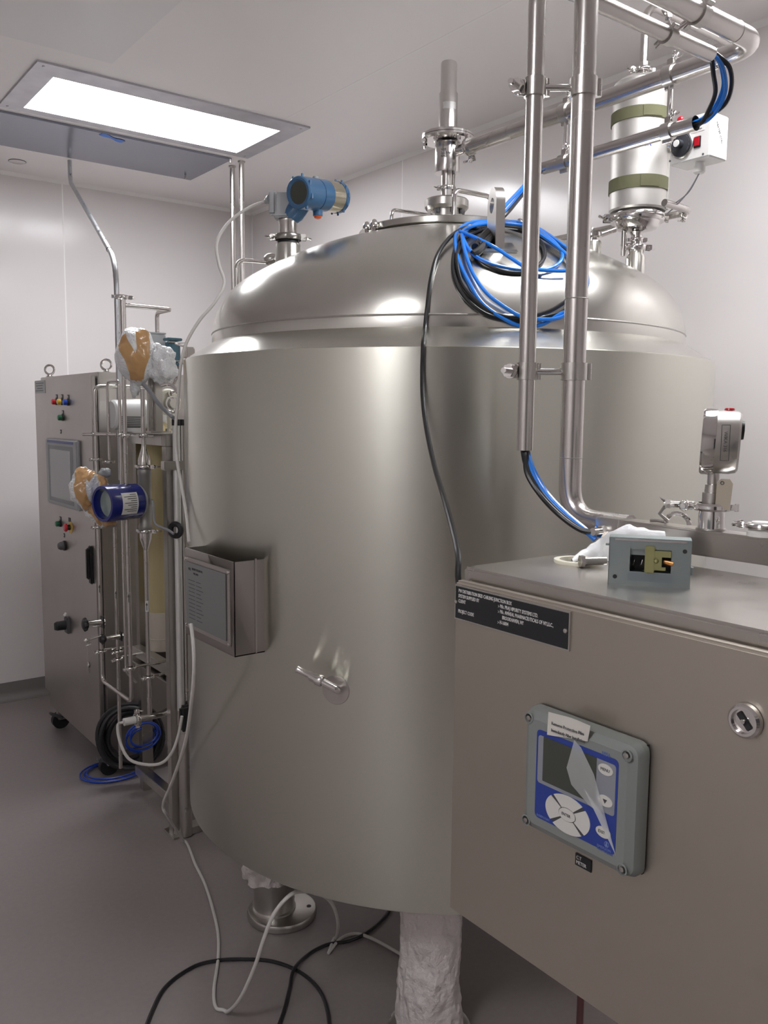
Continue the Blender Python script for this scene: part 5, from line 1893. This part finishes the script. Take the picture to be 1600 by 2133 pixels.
# horizontal support rods with little clamps
zr = zz_(x4, y4, 908)
xa_, xb_ = vp_(186, 3.345, zr), vp_(339, 3.02, zr)
rodp = [(x1_ - .045, 3.375, zr), (x4 + .03, 3.08, zr), (x4 + .12, 3.05, zr)]
part('support_rod', MB().tube([rodp[0], (x1_ + .1, 3.25, zr), rodp[1], rodp[2]], .0065, 10), POL, pset)
for (x, y, r) in ((x1_, y1_, .0095), (x2, y2a, .0072), (x2b, y2b, .0072), (x1_, y3_, .0095), (x4, y4, .0085)):
    triclamp(pset, (x, y, zr), (0, 0, 1), r + .004, .014, (-.8, -.6, 0), s=.6)
for (x, y, r, py) in ((x1_, y1_, .0095, 957), (x2, y2a, .0072, 962), (x1_, y1_, .0095, 1356), (x5, y5, .0085, 1357), (x5, y5, .0085, 1373), (x1_, y3_, .0095, 1391), (x4, y4, .0098, 1410), (x1_, y1_, .0095, 1098)):
    triclamp(pset, (x, y, zz_(x, y, py)), (0, 0, 1), r + .008, .010, (-.8, -.3, 0), s=.75)
for (x, y, py, L) in ((x1_, y3_, 1391, .16), (x4, y4, 1410, .11), (x5, y5, 1370, .14), (x1_, y1_, 1355, .12)):
    z = zz_(x, y, py)
    part('support_rod', MB().cyl((x, y + .004, z), (x + L, y + .004, z), .0052, seg=10), POL, pset)
# valves with black hand knobs
for (px, py, y, s, lab) in ((180, 1301, 3.33, 1.0, 1), (215, 1331, 3.30, .8, 2)):
    x = vp_(px, y, .6)
    z = zat(x, y, py)
    xv = x1_ if lab == 1 else x5
    v = part('valve_body', MB().cyl((x + .012, y, z), (xv + .004, y, z), .013 * s, seg=16), POL, pset)
    part('flange', MB().box((xv - .004, y, z), (.005, .034 * s, .045 * s), None, .001), BLACK, v)
    kn = MB()
    n = 8
    kn.lathe([(0, -.012), (.010, -.012), (.020 * s, -.008), (.024 * s, 0), (.020 * s, .008), (.010, .014), (0, .014)], (x, y, z), (1, 0, 0), 20)
    for i in range(n):
        t = 2 * pi * i / n
        kn.sph((x, y + .022 * s * cos(t), z + .022 * s * sin(t)), .0065 * s, 8, 6)
    part('hand_knob', kn, BLACK, v)
x = vp_(192, 3.25, .6)
z = zat(x, 3.25, 1333)
mb = MB()
mb.cyl((x - .02, 3.25, z), (x + .05, 3.29, z), .004, seg=10)
mb.sph((x - .02, 3.25, z), .008, 12, 8)
mb.tube([(x - .015, 3.25, z - .004), (x + .0, 3.25, z - .014), (x - .02, 3.25, z - .022)], .003, 6)
part('drain_cock', mb, POL, pset)

# flow meter: grey body in the line, blue head
fm = thing('flow_meter', 'flow meter with a round navy blue head, glass dial and white data label', 'flow meter', (x4, y4, zz_(x4, y4, 1104)))
part('sensor_body', MB().lathe([(.0225, zz_(x4, y4, 976)), (.0255, zz_(x4, y4, 980)), (.0255, zz_(x4, y4, 988)), (.0235, zz_(x4, y4, 990)), (.0235, zz_(x4, y4, 1092)), (.0255, zz_(x4, y4, 1094)), (.0255, zz_(x4, y4, 1101)), (.0225, zz_(x4, y4, 1104))], (x4, y4, 0), seg=32), mat('meter_body_steel', (0.34, 0.33, 0.31), 0.5, 0.7), fm)
hcx = V((x4, y4, 0)) + V((-.03, -.012, 0))
zc4 = zz_(x4, y4, 1042)
hx_ = V((-.965, -.26, 0)).normalized()
hb0 = V((x4, y4, zc4)) + hx_ * .026
RH = .0645
part('mount', MB().cyl(V((x4, y4, zc4)), hb0 + hx_ * .006, .02, seg=20), MIDG, fm)
part('rear_cover', MB().lathe([(0, 0), (RH * .86, 0), (RH * .95, .006), (RH * .97, .014), (0, .014)], hb0, hx_, 48), MIDG, fm)
LH = .150
part('head', MB().lathe([(RH * .95, .014), (RH, .017), (RH * 1.02, LH * .5), (RH * 1.02, LH), (RH * .98, LH + .006), (RH * .83, LH + .006), (RH * .78, LH - .004), (RH * .76, LH - .022)], hb0, hx_, 64), NAVY, fm)
part('dial_glass', MB().lathe([(0, LH - .020), (RH * .77, LH - .020)], hb0, hx_, 48), GLASS, fm)
# data label wrapped on the drum, towards the camera
u_, w_, a_ = MB.frame(hx_)
tv = V((EYE.x, EYE.y, 0)) - V((hb0.x, hb0.y, 0))
ang0 = None
rows_ = []
for i in range(2):
    h = .050 + .066 * i
    row = []
    for j in range(11):
        t = -0.62 + 1.24 * j / 10
        side = hx_.cross(V((0, 0, 1)))
        if side.dot(tv) < 0:
            side = -side
        row.append(hb0 + hx_ * h + (side * cos(t) + V((0, 0, 1)) * sin(t)) * (RH * 1.022 + .0006))
    rows_.append(row)
lb2 = part('data_label', MB().grid(rows_), WPLA, fm)
mb = MB()
for k in range(9):
    t = .50 - .115 * k
    l0, l1 = .056, .082 + .026 * ((k * 5) % 3) / 2
    pp_ = []
    for h in (l0, l1):
        pp_.append([hb0 + hx_ * h + (side * cos(t + dt) + V((0, 0, 1)) * sin(t + dt)) * (RH * 1.022 + .0010) for dt in (-.018, .018)])
    mb.grid(pp_)
part('label_print', mb, INK, lb2)
lt = thing('meter_cable', 'short grey cable looping from the flow meter to a black bushing', 'cable', (x4, y4, zc4 - .05))
bp_ = on(1, 2.90, 367, 1104)
part('sheath', MB().tube(spline([(x4 + .02, y4 - .02, zc4 + .0), at(319, 1050, 3.05), at(322, 1088, 3.02), at(335, 1098, 3.0), at(350, 1104, 2.98), at(362, 1112, 2.97)], 8), .0045, 8), CGREY, lt)

# tall silvery cable duct beside the front post
DXx, DYy = on(1, 2.93, 374, 1300).x, 2.93
dt_ = thing('cable_duct', 'pale vertical cable duct with black caps standing beside the front skid post', 'duct', (DXx, DYy, 0))
zt_ = zat(DXx, DYy, 884)
zm_ = zat(DXx, DYy, 1468)
part('tube', MB().cyl((DXx, DYy, zm_ - .02), (DXx, DYy, zt_), .0135, seg=20), mat('bright_duct_steel', (0.75, 0.75, 0.73), 0.35, 0.6), dt_)
part('tube', MB().cyl((DXx + .028, DYy + .01, zm_ - .02), (DXx + .028, DYy + .01, zt_), .0135, seg=20), STEEL, dt_)
part('cap', MB().cyl((DXx, DYy, zt_ - .004), (DXx, DYy, zt_ + .018), .0155, seg=20), BLACK, dt_)
part('cap', MB().cyl((DXx + .028, DYy + .01, zt_ - .004), (DXx + .028, DYy + .01, zt_ + .018), .0155, seg=20), BLACK, dt_)
part('lower_post', MB().cyl((DXx + .012, DYy, .006), (DXx + .012, DYy, zm_ - .07), .024, seg=24), STEEL, dt_)
bz0, bz1 = zat(DXx, DYy, 1520), zat(DXx, DYy, 1466)
part('cable_boot', MB().box((DXx + .008, DYy - .022, (bz0 + bz1) / 2), (.046, .03, bz1 - bz0), None, .010, 3), RUBBER, dt_)
part('coupling', MB().cyl((DXx + .012, DYy, zm_ - .075), (DXx + .012, DYy, zm_ - .02), .0265, seg=24), STEEL, dt_)
rg = MB()
rg.torus(on(1, DYy - .02, 366, 1104), (-.8, -.5, 0), .022, .010, 24, 8)
part('bushing', rg, RUBBER, dt_)
z = zat(DXx, DYy, 969)
part('saddle', MB().box((DXx - .018, DYy - .004, z), (.075, .034, .032), None, .002), STEEL, dt_)
# grey corrugated lead to the cap
gl = MB().tube(spline([at(298, 800, 3.10), at(312, 815, 3.08), at(330, 840, 3.04), at(348, 858, 3.02), at(359, 868, 3.0), V((DXx, DYy, zt_ + .02))], 8), .0075, 10)
tag(part('corrugated_lead', gl, CGREY), 'grey corrugated lead curving down from the wrapped valve head to the duct cap', 'cable')

# looped signal lead from the sensor cap to the boot
sl = MB().tube(spline([(x4 - .10, y4, zb4), (x4 - .125, y4 - .004, zb4 - .006), at(250, 1545, 2.98), at(268, 1580, 2.95), at(300, 1592, 2.92), at(335, 1590, 2.90), at(358, 1568, 2.88), at(372, 1530, 2.87), at(379, 1492, 2.86)], 8), .0052, 10)
tag(part('sensor_lead', sl, CWHITE), 'pale grey lead looping from the sensor cap to the black boot, low on the skid', 'cable')

# black hose coil and blue hose
hq = thing('hose_coil', 'thick black hose coiled in a ring, hanging behind the skid pipes', 'hose', (1.2, 3.47, .2))
cc = on(1, 3.48, 272, 1534)
for i, (dR, dy_, dx_) in enumerate(((0, 0, 0), (-.020, .012, .004), (-.012, -.018, -.008), (-.034, -.006, .008), (-.046, .010, .0))):
    rr_ = .142 + dR
    pts = []
    for k in range(40):
        t = 2 * pi * k / 40
        pts.append(cc + V((dx_, dy_, 0)) + V((.82, -.35, 0)) * (rr_ * cos(t) * 1.06) + V((0, 0, 1)) * (rr_ * 1.02 * sin(t)) + V((0, 1, 0)) * .008 * sin(3 * t + i))
    pts.append(pts[0])
    part('hose_turn', MB().tube(pts, .0105, 10, caps=False), RUBBER, hq)
hb = MB()
cb_ = fl(238, 1606, .008)
for i, rr_ in enumerate((.105, .118, .095)):
    pts = [cb_ + V((rr_ * cos(2 * pi * k / 32) * 1.25, rr_ * sin(2 * pi * k / 32), .004 * i)) for k in range(33)]
    hb.tube(pts, .004, 8, caps=False)
tag(part('blue_hose', hb, BLUEB), 'blue hose coiled on the floor under the skid', 'hose')
hb = MB()
cb2 = at(300, 1530, 3.62)
for i, rr_ in enumerate((.06, .075, .05, .068)):
    hb.tube([cb2 + V((rr_ * cos(2 * pi * k / 28), .01 * i, rr_ * sin(2 * pi * k / 28) * .8 - .01 * i)) for k in range(29)], .004, 8, caps=False)
tag(part('blue_hose', hb, BLUEB), 'blue hose coil glimpsed through the black hose ring', 'hose')

# resin vessel in the frame
vx, vy = xat(3.30, 336, .9), 3.30
zb_, zt_v = zat(vx, vy, 1350), zat(vx, vy, 880)
ves = thing('resin_vessel', 'tall beige resin vessel standing inside the skid frame', 'vessel', (vx, vy, zb_))
RV = .062
part('cylinder', MB().lathe([(RV, zat(vx, vy, 1272)), (RV, zt_v - .06), (RV * .8, zt_v - .03), (.03, zt_v)], (vx, vy, 0), seg=40), RESIN, ves)
part('base_shell', MB().lathe([(0, zb_), (RV * .98, zb_), (RV * 1.03, zb_ + .01), (RV * 1.03, zat(vx, vy, 1272)), (RV, zat(vx, vy, 1270))], (vx, vy, 0), seg=40), RESIN2, ves)
part('base_seam', MB().torus((vx, vy, zat(vx, vy, 1325)), (0, 0, 1), RV * 1.03, .0025, 40, 6), RESIN2, ves)
part('stand', MB().lathe([(RV * .9, zb_ - .05), (RV * .9, zb_ + .004), (0, zb_ + .004)], (vx, vy, 0), seg=32), mat('stained_stand', (0.05, 0.04, 0.035), 0.7), ves)
part('shelf', MB().span((AX - .01, AY + .02, zb_ - .056), (AX + .50, BYy - .02, zb_ - .05)), STEEL, sk)
# pump motor on the top plate
mz = ztop + .046
mx, my = xat(3.30, 272, 1.65), 3.33
mtr = thing('pump_motor', 'light grey pump motor with a finned, slotted cowl on top of the skid', 'motor', (mx, my, mz))
Rm = .072
zc5 = zat(mx, my, 866)
xm0, xm1 = xat(my, 231, 1.65), xat(my, 300, 1.65)
mz_c = mz + Rm + .006
mh = (zat(mx, my, 830) - mz) / 2
mcx = V((xm0, my, mz + mh + .0))
Rm = mh
part('cowl', MB().lathe([(0, 0), (Rm * .80, 0), (Rm * .90, .008), (Rm * .97, xm1 - xm0 - .03), (Rm * .97, xm1 - xm0), (0, xm1 - xm0)], mcx, (1, 0, 0), 48), MOTOR, mtr)
part('body', MB().lathe([(Rm * .9, xm1 - xm0 - .002), (Rm * .9, xm1 - xm0 + .10), (Rm * .5, xm1 - xm0 + .12), (0, xm1 - xm0 + .12)], mcx, (1, 0, 0), 40), MOTOR, mtr)
for i in range(7):
    a_ = -.88 + .125 * i
    sl_ = MB()
    for (h0, h1) in ((.010, .026), (.038, .100)):
        P_ = []
        for h in (h0, h1):
            P_.append([mcx + V((h, 0, 0)) + V((0, -cos(a_ + dt), sin(a_ + dt))) * (Rm * (.90 + .07 * h / .09) + .0008) for dt in (-.034, .034)])
        sl_.grid(P_)
    part('cooling_slot', sl_, DARKG, mtr)
part('foot', MB().span((mx - .03, my - .04, mz), (mx + .05, my + .04, mz + .014)), MOTOR, mtr)
# square column and fittings above the frame
cxx_ = xat(3.08, 328, 1.65)
col = thing('support_column', 'square steel column bolted on the skid top beside the pump motor', 'column', (cxx_, 3.08, mz))
part('tube', MB().span((cxx_ - .0145, 3.08 - .0145, mz), (cxx_ + .0145, 3.08 + .0145, zat(cxx_, 3.08, 770)), .002), CAB, col)
part('tube', MB().span((cxx_ - .030, 3.10 - .010, mz), (cxx_ - .0150, 3.10 + .010, zat(cxx_, 3.08, 770)), .002), STEEL, col)
part('foot_plate', MB().span((cxx_ - .045, 3.04, mz), (cxx_ + .035, 3.12, mz + .006)), STEEL, col)
for dx_ in (-.036, .026):
    bm_ = MB()
    hexnut(bm_, V((cxx_ + dx_, 3.055, mz + .006)), (0, 0, 1), .008, .010)
    part('bolt', bm_, STEEL, col)
# white flanged head of the vessel with clamp
vh = thing('clamped_port', 'cream vessel head with a chrome clamped port above the skid, beside the tank', 'valve', (vx + .02, 3.2, mz))
vc = on(1, 3.12, 356, 838)
part('disc', MB().lathe([(0, 0), (.050, 0), (.052, .006), (.046, .016), (.02, .020), (0, .020)], vc + V((0, .03, 0)), (0, -1, .05), 36), GASK, vh)
part('port', MB().lathe([(.020, 0), (.024, .006), (.024, .020), (.018, .026), (0, .026)], vc + V((.008, .012, -.004)), (0, -1, 0), 24), POL, vh)
triclamp(vh, vc + V((.008, 0, -.004)), (0, 1, 0), .026, .012, (-.3, 0, 1), s=1.0)
part('handle', MB().tube(spline([at(336, 803, 3.05), at(352, 800, 3.05), at(362, 806, 3.04), at(370, 818, 3.03)], 6), .006, 8), POL, vh)
part('handle', MB().tube(spline([at(362, 800, 3.05), at(368, 788, 3.05), at(376, 784, 3.04)], 6), .005, 8), POL, vh)
part('mast', MB().cyl(vc + V((.008, .03, -.1)), vc + V((.008, .03, .02)), .012, seg=14), GASK, vh)
# stem above the bent conduit: pipe with the clamp and the elbowed spur
tx0 = xat(3.25, 256, 2.0)
ty0_ = 3.25
stp = thing('sample_pipe', 'steel riser with a clamp and an elbowed spur above the upper wrapped valve', 'pipe', (tx0, ty0_, zat(tx0, ty0_, 700)))
zc_ = zat(tx0, ty0_, 619)
part('riser', MB().cyl((tx0, ty0_, zat(tx0, ty0_, 790)), (tx0, ty0_, zc_), .0115, seg=16), PIPE, stp)
triclamp(stp, (tx0 - .005, ty0_, zc_), (0, 0, 1), .022, .013, (.8, -.1, 0), s=.95)
s0, s1, s2, s3 = V((tx0, ty0_, zat(tx0, ty0_, 635))), None, None, None
s1 = V((xat(ty0_, 357, 1.9), ty0_, zat(xat(ty0_, 357, 1.9), ty0_, 645)))
s2 = on(1, ty0_ + .30, 327, 656)
s2 = V((s1.x, s1.y, s1.z)) + V((-.0, .30, 0))
s2 = V((s1.x, on(0, s1.x, 327, 652).y, s1.z))
s3 = V((s2.x, s2.y, zat(s2.x, s2.y, 700)))
part('spur', MB().tube(bend([s0, s1, s2, s3], .022, 6), .0085, 12), PIPE, stp)
# grey box, teal actuator and beige junction box
gbx = on(1, 3.20, 332, 718)
gb = thing('terminal_box', 'small grey metal box behind the upper wrapped valve', 'box', gbx)
part('case', MB().box(gbx + V((-.02, .02, 0)), (.09, .05, .082), None, .004), mat('light_grey_box_paint', (0.42, 0.43, 0.43), 0.45), gb)
part('lid', MB().box(gbx + V((-.02, .02, .043)), (.094, .054, .006), None, .002), mat('light_grey_box_paint', (0.42, 0.43, 0.43), 0.45), gb)
tl_ = on(1, 3.14, 360, 733)
ac = thing('valve_actuator', 'dark teal pneumatic actuator with bolted end plates, left of the tank', 'actuator', tl_)
part('body', MB().box(tl_, (.050, .045, .090), None, .010, 3), TEAL, ac)
part('end_plate', MB().box(tl_ + V((0, 0, .046)), (.058, .050, .010), None, .002), TEAL, ac)
part('end_plate', MB().box(tl_ + V((0, 0, -.046)), (.058, .050, .010), None, .002), TEAL, ac)
part('bracket', MB().box(tl_ + V((.006, 0, -.058)), (.024, .03, .022), None, .002), DARKG, ac)
for dz in (.034, -.036):
    part('tie_rod', MB().cyl(tl_ + V((-.028, -.026, dz)), tl_ + V((.026, -.026, dz)), .004, seg=8), POL, ac)
bj = at(393, 735, 2.62)
bb_ = thing('solenoid_box', 'small beige cable box beside the teal actuator at the tank shoulder', 'box', bj)
part('case', MB().box(bj, (.030, .030, .034), None, .004), mat('beige_plastic', (0.60, 0.55, 0.51), 0.5), bb_)
part('lead', MB().tube(spline([bj + V((-.006, 0, .017)), bj + V((-.02, .05, .03)), tl_ + V((.04, -.02, .036)), tl_ + V((.027, -.026, .034))], 6), .003, 8), CWHITE, bb_)
part('lead', MB().tube(spline([bj + V((0, 0, -.017)), bj + V((-.006, 0, -.028)), bj + V((-.022, 0, -.034))], 6), .0022, 8), CBLACK, bb_)


# ---------------------------------------------------- bubble-wrapped valve heads with brown tape
def blob(c, rx, ry, rz, seed, lump=.16):
    def f(d):
        q = V((d.x, d.y, d.z))
        k = 1 + lump * noise.noise(q * 1.5 + V((seed, 0, 0))) + lump * .55 * noise.noise(q * 3.7 + V((0, seed, 0))) + .035 * noise.noise(q * 11 + V((0, 0, seed)))
        return V(c) + V((d.x * rx, d.y * ry, d.z * rz)) * k
    return f


def blob_mesh(f, nu=64, nv=40):
    rows = []
    for j in range(nv + 1):
        t = pi * j / nv
        rows.append([f(V((sin(t) * cos(2 * pi * (i % nu) / nu), sin(t) * sin(2 * pi * (i % nu) / nu), cos(t)))) for i in range(nu + 1)])
    return MB().grid(rows)


def tape_band(f, c, dirs, w, n=26):
    """strip of tape following the surface through the given directions"""
    dd_ = [p.normalized() for p in spline(dirs, n // max(len(dirs) - 1, 1) + 1)]
    rows = []
    for i, d in enumerate(dd_):
        a, b = dd_[max(i - 1, 0)], dd_[min(i + 1, len(dd_) - 1)]
        t = (b - a).normalized()
        s = d.cross(t).normalized()
        row = []
        for k in range(-4, 5):
            q = (d + s * w * k / 4).normalized()
            p = f(q)
            row.append(p + (p - V(c)).normalized() * .0022)
        rows.append(row)
    return MB().grid(rows)


tocam = V((-.6, -.8, 0)).normalized()
rgt = V((CR.x, CR.y, 0)).normalized()


def dr(r, u, f_=.8):
    """direction: picture-right r, up u, towards the camera f_"""
    return (rgt * r + V((0, 0, 1)) * u + tocam * f_).normalized()


c_ = at(284, 740, 3.12)
wv = thing('wrapped_valve', 'bubble-wrapped valve head bound with a V of brown tape, above the skid', 'wrapped valve', c_ - V((0, 0, .1)))
f_ = blob(c_, .070, .070, .104, 2.0, .12)
part('bubble_wrap', blob_mesh(f_), FOAM, wv, smooth=180)
part('tape', tape_band(f_, c_, [dr(-.75, .75), dr(-.45, .35), dr(-.05, -.05), dr(.12, -.5), dr(.1, -.95, .5)], .30), TAPE, wv, smooth=180)
part('tape', tape_band(f_, c_, [dr(.55, 1.0, .5), dr(.65, .55), dr(.6, .1), dr(.35, -.4), dr(.15, -.8, .6)], .36), TAPE, wv, smooth=180)
c2_ = at(338, 762, 3.14)
f2_ = blob(c2_, .052, .05, .068, 6.0, .5)
part('loose_film', blob_mesh(f2_, 48, 28), FOAM, wv, smooth=180)
f3_ = blob(at(281, 803, 3.15), .018, .018, .045, 9.0, .3)
part('film_tail', blob_mesh(f3_, 32, 20), FOAM, wv, smooth=180)
c_ = at(188, 1030, 3.12)
wv = thing('wrapped_valve', 'lumpy foam-wrapped valve head bound in brown tape, left of the blue flow meter', 'wrapped valve', c_ - V((0, 0, .1)))
for k, (px, py, rx, ry, rz, sd, dep) in enumerate(((177, 1018, .052, .05, .072, 4.0, 3.12), (205, 1040, .050, .05, .095, 12.0, 3.16))):
    cc_ = at(px, py, dep)
    f_ = blob(cc_, rx, ry, rz, sd, .2)
    part('bubble_wrap', blob_mesh(f_, 48, 32), FOAM, wv, smooth=180)
    if k == 0:
        part('tape', tape_band(f_, cc_, [dr(-.6, .9, .5), dr(.1, .95, .5), dr(.8, .7, .5)], .42), TAPE, wv, smooth=180)
        part('tape', tape_band(f_, cc_, [dr(.1, .9, .5), dr(.0, .2), dr(.1, -.5), dr(.3, -1., .4)], .40), TAPE, wv, smooth=180)
    else:
        part('tape', tape_band(f_, cc_, [dr(-.2, .95, .5), dr(.3, .9, .5), dr(.9, .6, .5)], .38), TAPE, wv, smooth=180)
        part('tape', tape_band(f_, cc_, [dr(-.5, .5), dr(-.45, -.05), dr(-.1, -.5), dr(.5, -.95, .5)], .36), TAPE, wv, smooth=180)
cc_ = at(226, 1084, 3.13)
f_ = blob(cc_, .03, .03, .022, 3.0, .2)
part('tape_tail', blob_mesh(f_, 32, 20), TAPE, wv, smooth=180)
cc_ = at(219, 985, 3.15)
part('grey_cap', blob_mesh(blob(cc_, .022, .022, .018, 5.0, .3), 28, 16), mat('grey_tape', (0.30, 0.31, 0.32), 0.4), wv, smooth=180)


# ---------------------------------------------------- groups of look-alikes
GROUPS = {'pipe_clamp': 'clamps tying the tubes over the tank', 'pilot_lamp': 'indicator lamps on the cabinet door', 'push_button': 'push buttons on the cabinet door',
          'straight_conduit': 'straight conduits behind the tank', 'wrapped_valve': 'wrapped valve heads on the skid', 'plastic_wrap': 'plastic film on the tank legs',
          'cable_bundle': 'bundles of blue and black cables', 'cable_conduit': 'tubes carrying the cables', 'floor_cable': 'black cables on the floor',
          'signal_cable': 'white signal cables', 'blue_hose': 'blue hoses under the skid'}
for o in bpy.data.objects:
    k = o.name.split('.')[0]
    if o.parent is None and k in GROUPS and 'label' in o:
        o['group'] = GROUPS[k]
